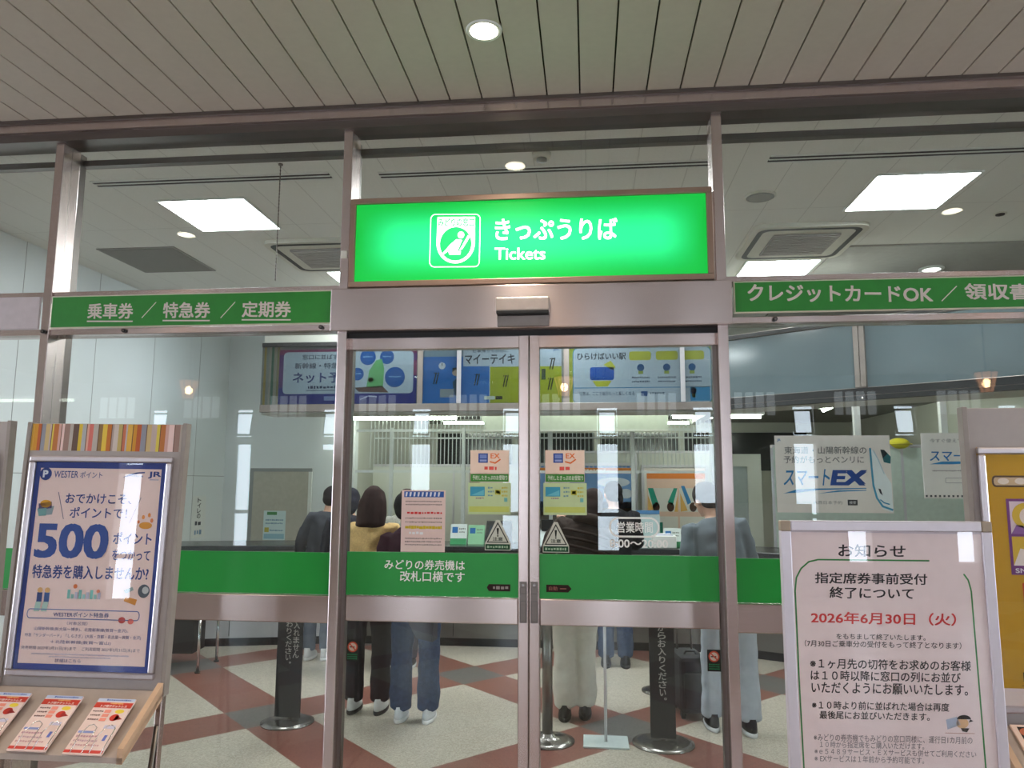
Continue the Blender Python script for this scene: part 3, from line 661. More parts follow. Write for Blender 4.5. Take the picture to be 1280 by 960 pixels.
# angled dark glass case on the right arm of the bulkhead
d = Vector((3.9 - 1.24, 1.62 - 3.60, 0)); ang = math.atan2(d.y, d.x)
t = thing('display_case', 'dark empty glass display case along the slanting wall at upper right', 'display case', (1.24, 3.60, 2.2), ang)
Lc = d.length
mb = MB(); mb.box(0, -.06, 0, Lc, -.002, .035, BLACK); mb.box(0, -.055, .035, Lc, -.002, .10, FRAMEG, .004); mb.box(0, -.05, .62, Lc, -.002, .66, FRAMEG, .004); mb.obj('frame', t)
mb = MB(); mb.box(1.13, -.06, .1, 1.17, -.002, .62, FRAMEG, .003); mb.box(1.175, -.06, .1, 1.215, -.002, .62, FRAMEG, .003); mb.obj('mullion', t)
DKG = mat('smoked_glass', (96, 108, 112), .12, 0, .08, 3)
for a, b in ((.01, 1.13), (1.215, Lc - .01)):
    mb = MB(); mb.box(a, -.03, .1, b, -.005, .62, DKG); mb.obj('pane', t)
mb = MB(); mb.sph((1.18, -.062, .015), .012, CHROME, 10); mb.obj('bolt', t)

# ================================================================== COUNTER
CTOP = mat('black_counter_top', (44, 46, 48), .25, 0, .15); CBASE = mat('counter_panel', (178, 178, 180), .5, 0, .03, 5); CMET = mat('counter_metal', (118, 116, 110), .35, .6, .1, 4)
def counter(label, x0, y0, x1, y1, m):
    dx, dy = x1 - x0, y1 - y0; L = math.hypot(dx, dy)
    t = thing('service_counter', label, 'counter', (x0, y0, 0), math.atan2(dy, dx), 'counter units along the back of the hall')
    mb = MB(); mb.box(.003, .0, .90, L - .003, .62, .95, CTOP, .008); mb.obj('worktop', t)
    mb = MB(); mb.box(.003, .2, .08, L - .003, .6, .9, m); mb.box(.003, .24, 0, L - .003, .58, .08, BLACK)
    for k in range(1, max(2, int(L / .9))): n = max(2, int(L / .9)); mb.box(k * L / n - .003, .197, .1, k * L / n + .003, .21, .88, BLACK)
    mb.obj('body', t)
    
counter('pale grey fronted counter at the left end of the hall', -4.16, 3.34, -2.52, 3.74, CBASE)
counter('long metal fronted counter in the middle of the hall', -2.49, 3.80, 1.10, 3.80, CMET)
counter('slanting counter at the right end of the hall', 1.14, 3.74, 2.9, 2.85, CMET)
# counter screen: posts, rails and glass
t = thing('counter_screen', 'clear screen on light posts along the back of the counter', 'screen', (-2.4, 4.33, .0))
SCR = mat('screen_post', (200, 204, 202), .4, .2)
for x in (.38, 1.13, 2.02, 2.84, 3.62):
    mb = MB(); mb.box(x - .018, -.018, .951, x + .018, .018, 2.10, SCR, .003); mb.obj('post', t)
mb = MB(); mb.box(0, -.012, 2.06, 3.7, .012, 2.085, SCR); mb.box(.2, -.012, 1.985, 3.7, .012, 2.0, SCR); mb.box(0, -.012, 1.64, 3.7, .012, 1.665, SCR); mb.obj('rail', t)
# vertical slats hanging behind the counter
t = thing('slat_blind', 'row of thin pale vertical slats hanging above the counter screen', 'blind', (-2.4, 4.75, 1.70))
mb = MB(); mb.box(0, -.02, .68, 3.75, .02, .849, SCR); mb.obj('head_rail', t)
mb = MB()
for k in range(86): x = .03 + k * .0432; mb.box(x - .0042, -.004, 0, x + .0042, .004, .68, SCR)
mb.obj('slats', t)
t = thing('suspended_screen', 'white translucent screen hanging over the middle of the counter', 'panel', (-1.076, 4.25, 2.065))
mb = MB(); mb.prism([(.06, 0), (1.86, 0), (1.86, .30), (0, .30), (0, .12)], 'y', -.02, .02, mat('milky_panel', (206, 212, 200), .4)); mb.obj('board', t)
mb = MB(); mb.box(.02, -.024, -.012, 1.86, .024, .006, WHITE); mb.box(0, -.024, .295, 1.86, .024, .31, WHITE); mb.obj('edge_trim', t)
for x in (.3, 1.5):
    mb = MB(); mb.cyl((x, 0, .30), (x, 0, .485), .008, STEELD, n=10); mb.obj('hanger', t)
# office partitions and the pictures on them
def partition(label, x0, y, x1, z1, m, name='partition'):
    t = thing(name, label, 'partition', (x0, y, 0)); w = x1 - x0
    mb = MB(); mb.box(0, -.03, .04, w, .03, z1, m, .004); mb.obj('panel', t)
    mb = MB(); mb.box(0, -.035, z1, w, .035, z1 + .03, ALU, .003); mb.box(0, -.035, 0, w, .035, .04, ALU); mb.obj('edge_rail', t)
    n = max(1, int(w / 1.0)); mb = MB()
    for k in range(n + 1): mb.box(k * w / n - .012, -.034, .04, k * w / n + .012, -.029, z1, ALU)
    mb.obj('joint_strip', t)
CREAM = mat('cream_partition', (204, 204, 194), .6, 0, .02)
partition('grey white office partition behind the left door leaf', -2.9, 6.2, -.50, 1.74, CREAM)
partition('pale office partition carrying the two orange-topped posters', -.45, 6.0, 1.60, 1.90, CREAM)
partition('greenish white partition behind the train poster on the right', 1.78, 4.32, 4.2, 1.89, mat('mint_partition', (200, 212, 200), .5))
t = thing('partition_post', 'white square post standing up from the partition on the right', 'post', (2.60, 4.32, 1.92))
mb = MB(); mb.box(-.03, -.03, 0, .03, .03, .62, WHITE, .004); mb.obj('shaft', t); mb = MB(); mb.box(-.045, -.045, 0, .045, .045, .02, WHITE); mb.obj('foot', t)
t = thing('partition_post', 'second white square post on the partition, further right', 'post', (3.40, 4.32, 1.92))
mb = MB(); mb.box(-.03, -.03, 0, .03, .03, .62, WHITE, .004); mb.obj('shaft', t); mb = MB(); mb.box(-.045, -.045, 0, .045, .045, .02, WHITE); mb.obj('foot', t)
t = thing('office_door', 'pale grey office door behind the right door post', 'door', (1.30, 4.9, 0))
mb = MB(); mb.box(.09, -.02, .02, .36, .02, 1.72, mat('grey_door', (164, 172, 170), .5)); mb.obj('leaf', t)
mb = MB(); mb.box(0, -.04, 0, .09, .04, 1.85, CREAM); mb.box(.36, -.04, 0, .50, .04, 1.85, CREAM); mb.box(.09, -.04, 1.72, .36, .04, 1.85, CREAM); mb.obj('frame', t)
def framed(label, x0, y, x1, z0, z1, quad, fn, base):
    t = thing('framed_poster', label, 'poster', (x0, y, z0)); w, h = x1 - x0, z1 - z0
    mb = MB(); f = .035
    for a in ((0, 0, w, f), (0, h - f, w, h), (0, f, f, h - f), (w - f, f, w, h - f)): mb.box(a[0], -.03, a[1], a[2], 0, a[3], ALU, .003)
    mb.obj('frame', t)
    mb = MB(); mb.box(f, -.018, f, w - f, -.002, h - f, ink(base)); b = mb.obj('sheet', t)
    p = Print(quad, w, h, -.0192); fn(p); p.obj('artwork', b)
def sea(p):
    p.rect(660, 586, 793, 593, (232, 140, 70)).rect(660, 593, 793, 646, (120, 160, 215)).rect(660, 628, 793, 636, (60, 96, 150)).rect(660, 636, 793, 677, (120, 112, 110)).up()
    for x, y, rx, ry in ((720, 615, 18, 7), (770, 604, 20, 6), (785, 618, 12, 6), (700, 605, 16, 6)): p.disc(x, y, rx if x + rx < 793 else 793 - x, (214, 222, 236), ry)
    p.dashes(698, 587.5, 760, 591.5, (250, 235, 225), 2)
    p.rect(662, 590, 676, 677, (238, 222, 216)).up().text('くらし', 663, 600, 675, 612, (220, 90, 40), .02)
framed('framed poster of blue sky and sea with orange top, on the office partition', -.80, 5.93, .56, .80, 1.78, [(657, 580), (797, 580), (797, 682), (657, 682)], sea, (120, 160, 215))
def cups(p):
    p.rect(815, 585, 880, 592, (228, 130, 60)).rect(815, 592, 880, 685, (232, 196, 180)).up()
    p.rect(816, 600, 849, 620, (226, 222, 218)).rect(851, 600, 880, 620, (226, 222, 218)).rect(816, 624, 849, 644, (226, 222, 218)).rect(851, 624, 880, 644, (226, 222, 218)).up()
    p.poly([(816, 600), (822, 600), (828, 614), (822, 618)], (40, 150, 130)).poly([(845, 600), (849, 600), (843, 616), (838, 612)], (40, 150, 130)).poly([(853, 598), (857, 598), (864, 612), (860, 614)], (60, 130, 190)).rect(822, 629, 832, 638, (30, 130, 110))
    for x, y in ((825, 616), (841, 616), (866, 616), (843, 639), (866, 639)): p.disc(x, y, 4, (70, 46, 36))
    for q in ([(816, 606), (822, 618), (816, 620)], [(849, 606), (845, 620), (849, 620)], [(852, 604), (860, 619), (852, 620)], [(833, 640), (848, 640), (849, 644), (830, 644)]): p.poly(q, (226, 176, 100))
framed('framed poster of four small food pictures with orange top, on the office partition', .63, 5.93, 1.42, .79, 1.76, [(809, 580), (884, 580), (884, 650), (809, 650)], cups, (236, 226, 220))
def dark(p): p.rect(.3, .4, 9.7, 7.6, (56, 58, 60)).rect(.3, 7.9, 9.7, 13.7, (218, 218, 222)).up().dashes(1.5, 9, 8.5, 9.8, (150, 150, 156), 2)
# small things on the counter
def brochure_stand(label, x, y, z, w, h, c, strip, fn=None):
    t = thing('leaflet_stand', label, 'stand', (x, y, z), 0, 'small leaflet stands on the counter')
    mb = MB(); mb.prism([(0, 0), (.09, 0), (.05, h), (.044, h)], 'x', 0, w, ink(c)); b = mb.obj('card', t)
    p = Print([(0, 0), (10, 0), (10, 10), (0, 10)], w, h, 0); p.rect(1, 1.2, 4.4, 4.2, (50, 110, 170)).dashes(5.2, 1.6, 9, 2.6, (120, 130, 120)).dashes(5.2, 3.4, 9, 4.2, (120, 130, 120), 2)
    if strip: p.rect(0, 7, 10, 10, strip)
    o = p.obj('print', b); o.rotation_euler = (-math.atan2(.044, h), 0, 0); o.location = (0, -.0015, 0)
brochure_stand('white leaflet card with blue square and green foot, left of the dark terminal', -1.34, 4.02, .95, .16, .19, (222, 230, 226), (70, 150, 100))
brochure_stand('light green leaflet card left of the dark terminal', -1.17, 4.04, .95, .16, .18, (150, 200, 160), None)
brochure_stand('white leaflet card with green foot on the counter left of the grey-haired man', .70, 4.02, .95, .16, .17, (222, 230, 226), (70, 150, 100))
brochure_stand('light green leaflet card on the counter beside the grey-haired man', .87, 4.04, .95, .19, .17, (150, 205, 150), None)
t = thing('counter_terminal', 'dark ticket terminal on the counter near the meeting door stiles', 'terminal', (-.88, 4.02, .95))
mb = MB(); mb.prism([(0, 0), (.2, 0), (.2, .2), (.14, .22), (.03, .08)], 'x', -.12, .12, BLACK); mb.obj('body', t)
mb = MB(); mb.box(-.1, .03, .22, .1, .045, .225, STEELD); mb.prism([(.037, .092), (.04, .09), (.142, .215), (.139, .217)], 'x', -.09, .09, mat('terminal_screen', (60, 66, 74), .15)); mb.obj('screen', t)
t = thing('desk_box', 'small white box on the counter in front of the blue sky poster', 'box', (.69, 3.88, .95))
mb = MB(); mb.box(-.11, 0, 0, .11, .12, .11, WHITE, .006); mb.obj('body', t); mb = MB(); mb.prism([(-.09, .11), (.09, .11), (.06, .13), (-.05, .125)], 'y', .03, .09, mat('tissue', (220, 222, 236), .8)); mb.obj('tissue', t)
t = thing('clear_card_holder', 'pale blue clear card holder on the counter beside the hours lettering', 'card holder', (.45, 4.06, .95))
mb = MB(); mb.prism([(0, 0), (.08, 0), (.05, .32), (.044, .32)], 'x', 0, .22, mat('pale_blue_card', (186, 206, 206), .3)); mb.obj('card', t); mb = MB(); mb.box(.0, .035, .30, .22, .044, .335, ink((90, 140, 190))); mb.obj('header', t)
t = thing('card_reader', 'small pale device with dark screen on the counter behind the warning sticker', 'terminal', (-.40, 3.98, .95))
mb = MB(); mb.prism([(0, 0), (.16, 0), (.16, .12), (.12, .14)], 'x', -.11, .11, mat('device_white', (196, 206, 206), .4)); mb.obj('body', t); mb = MB(); mb.box(-.055, .10, .13, .055, .12, .24, BLACK, .004); mb.obj('display', t)
# left end: framed notice stand, wall papers
t = thing('notice_stand', 'black round-cornered stand with a white card at the left end of the counter', 'stand', (-2.66, 3.95, .9505))
mb = MB(); mb.tube([((-.1, 0, 0), .013), ((-.1, 0, .18), .013), ((-.08, 0, .225), .013), ((-.04, 0, .24), .013), ((.06, 0, .24), .013), ((.10, 0, .22), .013), ((.11, 0, .18), .013), ((.11, 0, 0), .013)], BLACK); mb.box(-.12, -.05, 0, .13, .05, .012, BLACK); mb.obj('frame', t)
mb = MB(); mb.box(-.075, -.004, .03, .09, .004, .2, WHITE); mb.obj('card', t)
def wall_paper(label, x0, y, x1, z0, z1, fn, base=(206, 224, 224)):
    t = thing('wall_notice', label, 'notice', (x0, y, z0)); mb = MB(); mb.box(0, -.003, 0, x1 - x0, 0, z1 - z0, ink(base)); b = mb.obj('sheet', t)
    p = Print([(0, 0), (10, 0), (10, 14), (0, 14)], x1 - x0, z1 - z0, -.0036); fn(p); p.obj('print', b)
wall_paper('dark board with a white sheet below it on the office partition', -1.50, 6.165, -1.36, 1.30, 1.72, dark, (200, 200, 200))
def n1(p):
    p.rect(1.5, .5, 6, 2, (80, 140, 90)).dashes(1, 4, 9, 4.8, (120, 150, 170), 1).dashes(1, 5.6, 9, 6.4, (120, 150, 170), 2).rect(.6, 8, 2.6, 10.2, (190, 180, 80)).dashes(3, 9, 9, 9.8, (110, 150, 170), 3).rect(.4, 11, 9.6, 13.4, (150, 190, 205))
wall_paper('pale blue and green notice on the beige door at the left', -3.83, 5.383, -3.56, .86, 1.20, n1)
def n2(p):
    for k in range(6): p.dashes(1.5, 1 + k * 2, 8.5, 1.7 + k * 2, (110, 110, 120), k)
wall_paper('white printed notice right of the beige door', -3.22, 5.383, -2.98, .86, 1.20, n2, (222, 224, 222))
t = thing('wall_sign', 'narrow white vertical sign with black characters on the left wall', 'sign', (XL + .004, 4.70, .92), PI / 2)
mb = MB(); mb.box(0, -.004, 0, .30, 0, .46, WHITE); b = mb.obj('plate', t)
p = Print([(0, 0), (10, 0), (10, 15), (0, 15)], .30, .46, -.0046); p.vtext('トイレの', 3.6, 6.2, .6, 8.2, (50, 54, 60), .02); p.dashes(2.5, 9, 7.5, 11, (60, 64, 70)).dashes(2.5, 12, 7.5, 14, (120, 150, 180), 3); p.obj('lettering', b)
t = thing('waiting_table', 'dark table with a chrome leg at the lower left behind the glass', 'table', (-3.45, 3.0, 0), .1)
mb = MB(); mb.box(-.85, -.28, .50, .29, .2, .54, BLACK, .006); mb.obj('top', t)
mb = MB(); mb.box(-.82, -.1, .12, .14, .15, .50, mat('dark_modesty', (46, 42, 42), .6)); mb.obj('modesty_panel', t)
for x, y in ((.25, -.24), (.25, .15), (-.8, -.24), (-.8, .15)):
    mb = MB(); mb.cyl((x, y, 0), (x, y, .50), .012, CHROME, n=12); mb.cyl((x, y, 0), (x, y, .012), .022, BLACK, n=12); mb.obj('leg', t)
t = thing('yellow_cap', 'small yellow cap lying on top of the right partition', 'cap', (2.98, 4.32, 1.92))
mb = MB(); mb.sph((0, 0, .01), (.10, .085, .055), ink((226, 214, 60))); mb.obj('crown', t); mb = MB(); mb.lathe([(.12, 0), (.12, .008), (.07, .014)], (0, 0, .0), ink((216, 204, 60)), 24); mb.obj('brim', t)

# ================================================================== NOTICES STUCK ON THE GLASS
def on_glass(name, label, cat, x0, x1, z0, z1, quad, fn, base, y=-.006, th=.0008, group=None):
    t = thing(name, label, cat, (x0, y, z0), 0, group); w, h = x1 - x0, z1 - z0
    mb = MB(); mb.box(0, -th, 0, w, 0, h, ink(base)); b = mb.obj('sheet', t)
    p = Print(quad, w, h, -th - .0004); fn(p); p.obj('print', b); return t
YD = .0072   # front face of the door leaf's glass
def paper(p):
    p.rect(505, 613.5, 554, 621, (58, 96, 170)).up()
    for k in range(9): p.poly([(507 + k * 5, 614.5), (509.5 + k * 5, 614.5), (508.5 + k * 5, 620), (506.5 + k * 5, 620)], (225, 228, 240))
    for k, y in enumerate((625.5, 629.5, 647, 652, 673, 677, 681)): p.dashes(507, y, 552, y + 2, (150, 130, 126), k)
    p.dashes(509, 639.5, 552, 643, (214, 60, 60), 3).dashes(507, 657.5, 552, 662, (206, 180, 50), 4, .05).dashes(512, 665, 530, 669, (236, 236, 240), 7)
on_glass('paper_notice', 'white paper notice with blue heading taped inside the left door leaf', 'notice', -.818, -.623, 1.247, 1.512, [(502, 612), (556, 612), (556, 691), (502, 691)], paper, (232, 206, 200), YD)
def card(dx):
    def fn(p):
        p.rect(588 + dx, 563, 637.5 + dx, 593, (240, 214, 196)).rect(588 + dx, 592.5, 637.5 + dx, 602.5, (72, 142, 66)).up()
        p.rect(598 + dx, 566.5, 610.5 + dx, 578.5, (52, 74, 150)).text('EX', 614 + dx, 566.5, 626 + dx, 573, (232, 120, 60), .02).line([(613 + dx, 577), (620 + dx, 579), (627 + dx, 574)], .006, (232, 120, 60)).dashes(606 + dx, 583, 622 + dx, 588.5, (230, 90, 80), 1)
        p.text('予約したきっぷのお受取り', 590.5 + dx, 594.5, 636 + dx, 600.5, (236, 240, 226), .01); p.up()
        p.rect(600 + dx, 568, 609 + dx, 573, (120, 140, 200)).rect(600 + dx, 574.5, 609 + dx, 577, (150, 165, 210))
    return fn
def card2(dx):
    def fn(p):
        p.rect(589 + dx, 608, 607 + dx, 620, (70, 160, 190)).up()
        p.poly([(590 + dx, 619), (606 + dx, 612), (606 + dx, 619)], (110, 190, 205)); p.dashes(596 + dx, 621.5, 606 + dx, 623.5, (150, 120, 140), 2)
        p.rect(588 + dx, 633, 637 + dx, 640, (196, 206, 110))
        for k, y in enumerate((608, 613, 618)): p.dashes(611 + dx, y, 618 + dx, y + 2.6, (120, 160, 170), k).dashes(628 + dx, y, 635 + dx, y + 2.6, (200, 190, 90), k)
        p.rect(620 + dx, 612, 627 + dx, 618, (200, 196, 70)).rect(621.2 + dx, 613.2, 625.8 + dx, 616.8, (206, 216, 170)).rect(631 + dx, 622, 635 + dx, 627, (120, 190, 190))
    return fn
for dx, x0, w in ((0, -.515, 'left'), (94, -.187, 'right')):
    on_glass('leaflet_card', 'pink card with green foot strip on the %s door leaf beside the meeting stiles' % w, 'notice', x0, x0 + .170, 1.549, 1.687, [(587.5 + dx, 562.5), (638 + dx, 562.5), (638 + dx, 603), (587.5 + dx, 603)], card(dx), (240, 214, 196), YD)
    on_glass('leaflet_card', 'pale green card with blue picture under the pink card on the %s door leaf' % w, 'notice', x0 - .008, x0 + .178, 1.41, 1.546, [(586.5 + dx, 603), (639 + dx, 603), (639 + dx, 643), (586.5 + dx, 643)], card2(dx), (196, 214, 164), YD)
def tri_sticker(x, z, label):
    t = thing('warning_sticker', label, 'sticker', (x, YD, z), 0, 'triangular warning stickers on the doors'); w, h = .112, .128
    mb = MB(); mb.prism([(.048, h), (.064, h), (w, .028), (w, 0), (0, 0), (0, .028)], 'y', -.0006, 0, ink((206, 208, 196))); b = mb.obj('sticker_base', t)
    p = Print([(0, 0), (112, 0), (112, 128), (0, 128)], w, h, -.001)
    p.poly([(56, 8), (104, 96), (8, 96)], (36, 40, 38)).rect(3, 102, 109, 125, (30, 74, 50)).up().poly([(56, 17), (97, 92), (15, 92)], (206, 208, 196)).up()
    p.poly([(51, 34), (61, 34), (58.5, 62), (53.5, 62)], (36, 40, 38)).disc(56, 67, 3.4, (36, 40, 38)).text('注意', 34, 72, 78, 88, (36, 40, 38), .02).dashes(10, 108, 102, 119, (160, 190, 160), 2); p.obj('print', b)
tri_sticker(-.448, 1.258, 'triangular warning sticker on the left door leaf above the green band')
tri_sticker(-.198, 1.252, 'triangular warning sticker on the right door leaf above the green band')
def ban_sticker(x, z, y, label):
    t = thing('no_smoking_sticker', label, 'sticker', (x, y, z), 0, 'round prohibition stickers on the glass'); w, h = .054, .086
    mb = MB(); mb.box(0, -.0006, 0, w, 0, h, ink((44, 46, 42))); b = mb.obj('sticker_base', t)
    p = Print([(0, 0), (54, 0), (54, 86), (0, 86)], w, h, -.001); p.disc(27, 27, 22, (196, 84, 62)).up().disc(27, 27, 16.5, (206, 190, 176)).up()
    p.rect(14, 25, 36, 29.5, (60, 56, 52)).up().line([(15.5, 15.5), (38.5, 38.5)], .005, (196, 84, 62))
    for k in range(3): p.dashes(6, 55 + k * 9, 48, 61 + k * 9, (44, 130, 86), k)
    p.obj('print', b)
ban_sticker(-1.046, .783, YD, 'round red prohibition sticker on the lower glass of the left door leaf')
ban_sticker(.478, .783, YD, 'round red prohibition sticker on the lower glass of the right door leaf')
def train(p):
    GT = (112, 108, 110)
    p.text('東海道・山陽新幹線の', 980, 557, 1085.5, 566.5, GT, .008).text('予約がもっとベンリに', 979, 569, 1082, 578.5, GT, .008)
    p.text('スマート', 979.5, 586, 1038, 607, (40, 120, 180), .012, .12).text('EX', 1040, 587, 1085, 606.5, (30, 70, 150), .05, .18)
    p.poly([(978, 617), (996, 611.5), (1022, 610.5), (1084, 609.5), (1084, 610.5), (1022, 612.5), (1001, 615.5)], (50, 130, 185)).poly([(1022, 617), (1048, 612.8), (1084, 612), (1084, 613), (1052, 614.5)], (60, 140, 190))
    p.text('新しいカタチ。', 995, 626, 1014, 631, (130, 126, 126)).text('JR西日本予約', 1016, 626, 1053, 631, (130, 126, 126)).rect(1060, 624.5, 1072.5, 631.5, (50, 50, 56)).up().text('検索', 1062, 626, 1070.5, 630, (220, 215, 215)).text('JR', 970.5, 547, 975.5, 551, (60, 110, 170), .02)
    p.poly([(1090, 559), (1097, 566), (1106, 588), (1116, 604), (1117, 640), (1104, 636), (1096, 622), (1092, 600)], (236, 238, 240)).up()
    p.line([(1090, 559), (1091.5, 585), (1093, 606), (1097, 622), (1104, 632.5), (1117, 637)], .008, (70, 150, 185)).poly([(1103, 561), (1108, 561.5), (1116, 570), (1115.5, 579), (1107, 577)], (40, 110, 120)).up().poly([(1103, 561), (1108, 561.5), (1112, 566), (1106, 572)], (24, 34, 44)).poly([(1099, 610), (1102, 611), (1104.5, 619), (1101, 616)], (40, 44, 60)).line([(1094, 562), (1100, 574), (1107, 592)], .003, (170, 196, 214)).line([(1101, 624), (1106, 628), (1113, 630)], .005, (60, 140, 180))
on_glass('train_poster', 'white poster with a bullet train nose, on the glass above the notice board', 'poster', .783, 1.247, 1.428, 1.748, [(967.5, 543), (1115, 543), (1118, 641), (970, 641)], train, (240, 226, 220), .012, .004)
def train2(p):
    p.text('今すぐ使えてもっと', 1170, 548, 1230, 553, (140, 134, 136), .006).text('スマートEX', 1170, 563, 1244, 576, (40, 110, 175), .014, .1)
    p.poly([(1169, 580), (1184, 576.5), (1240, 576), (1240, 577.5), (1196, 580)], (50, 130, 185)).dashes(1172, 587, 1240, 589, (160, 150, 150), 3).rrect(1188, 597, 1236, 603, 1, (150, 145, 150), .002)
    for k in range(16): p.rect(1163 + k * 5.4, 618, 1165.5 + k * 5.4, 620.5, (90, 90, 96))
on_glass('calendar_poster', 'white poster partly hidden behind the yellow poster stand', 'poster', 1.372, 1.66, 1.49, 1.757, [(1159, 541), (1250, 541), (1252, 622), (1162, 622)], train2, (236, 226, 222), .012, .004)

# ================================================================== POSTER STANDS IN FRONT OF THE GLASS
SNAP = mat('snap_frame', (196, 186, 188), .3, .8, .03); LAMI = mat('stand_laminate', (168, 158, 154), .5, 0, .03); COVER = glass('poster_cover', (1, 1, 1))
STRIPES = [(226, 178, 84), (210, 150, 60), (190, 100, 60), (150, 150, 160), (206, 180, 130), (196, 176, 168), (222, 200, 90), (190, 120, 70), (214, 170, 160), (236, 206, 200), (160, 130, 120), (186, 176, 166), (110, 90, 80), (220, 190, 70), (180, 180, 180), (222, 170, 150), (216, 120, 110), (190, 180, 170), (150, 120, 80), (230, 196, 80), (200, 120, 60), (180, 160, 150), (210, 196, 186), (196, 172, 110), (204, 120, 90), (190, 180, 180)]
def poster_stand(label, x0, y, rz, ztop, stripes, fn, base, border, sc=1.0, tilt=0.0, yaw=0.0):
    """steel legged display stand: laminate board, snap frame with poster, sloped leaflet tray. origin at the left foot"""
    W = .632; t = thing('poster_stand', label, 'poster stand', (x0, y, 0)); t.rotation_euler = (tilt, rz, yaw); t.scale = (sc, sc, sc)
    zb = ztop - .955
    mb = MB(); mb.box(.014, 0, zb - .02, W - .014, .022, ztop, LAMI, .003); mb.obj('back_board', t)
    for a in (0, W - .016):
        mb = MB(); mb.box(a, -.006, zb - .02, a + .016, .03, ztop + .004, mat('edge_strip', (150, 140, 134), .5), .002); mb.obj('edge_strip', t)
    if stripes:
        mb = MB(); rd = random.Random(3); x = .018; k = 0
        while x < W - .02:
            w = rd.uniform(.006, .022); w = min(w, W - .018 - x); mb.box(x, -.0012, ztop - .104, x + w, 0, ztop - .002, ink(STRIPES[k % len(STRIPES)])); x += w; k += 1
            if k % 3 == 0 and x < W - .03: mb.box(x, -.0014, ztop - .104, x + .003, 0, ztop - .002, ink((110, 84, 70))); x += .003
        mb.obj('stripe_panel', t)
    fx0, fx1, fz0, fz1 = .033, .033 + .558, zb + .035, zb + .035 + .795
    mb = MB(); f = .022
    for a in ((fx0, fz0, fx1, fz0 + f), (fx0, fz1 - f, fx1, fz1), (fx0, fz0 + f, fx0 + f, fz1 - f), (fx1 - f, fz0 + f, fx1, fz1 - f)): mb.box(a[0], -.018, a[1], a[2], -.001, a[3], SNAP, .005)
    fr = mb.obj('snap_frame', t)
    mb = MB(); mb.box(fx0 + f, -.006, fz0 + f, fx1 - f, -.001, fz1 - f, ink(border)); sh = mb.obj('poster_sheet', t)
    p = Print([(f / .558, f / .795), (1 - f / .558, f / .795), (1 - f / .558, 1 - f / .795), (f / .558, 1 - f / .795)], .558 - 2 * f, .795 - 2 * f, -.0064); fn(p); o = p.obj('print', sh); o.location = (fx0 + f, 0, fz0 + f)
    mb = MB(); mb.box(fx0 + f - .004, -.0115, fz0 + f - .004, fx1 - f + .004, -.010, fz1 - f + .004, COVER); mb.obj('clear_cover', t)
    # sloping leaflet tray in front of the legs
    A = (-.015, zb + .0); B = (-.235, zb - .155)
    mb = MB(); mb.prism([A, B, (B[0], B[1] - .018), (A[0], A[1] - .018)], 'x', .0, W, mat('tray_board', (176, 160, 150), .5, 0, .05)); mb.obj('tray', t)
    for a in (0, W - .02):
        mb = MB(); mb.prism([(A[0], A[1] + .028), (B[0], B[1] + .028), (B[0], B[1] - .02), (A[0], A[1] - .03)], 'x', a, a + .02, mat('tray_side', (206, 170, 140), .5, 0, .05)); mb.obj('tray_side', t)
    for lx in (.02, W - .03):
        mb = MB(); mb.box(lx, .0, 0, lx + .022, .03, zb, STEEL, .003); mb.box(lx, -.30, 0, lx + .022, .2, .02, STEELD, .003); mb.cyl((lx + .011, -.13, .01), (lx + .011, 0, zb - .12), .009, STEELD, n=10); mb.obj('leg', t)
    return t, zb
NV = (52, 72, 140); LB = (60, 88, 160)
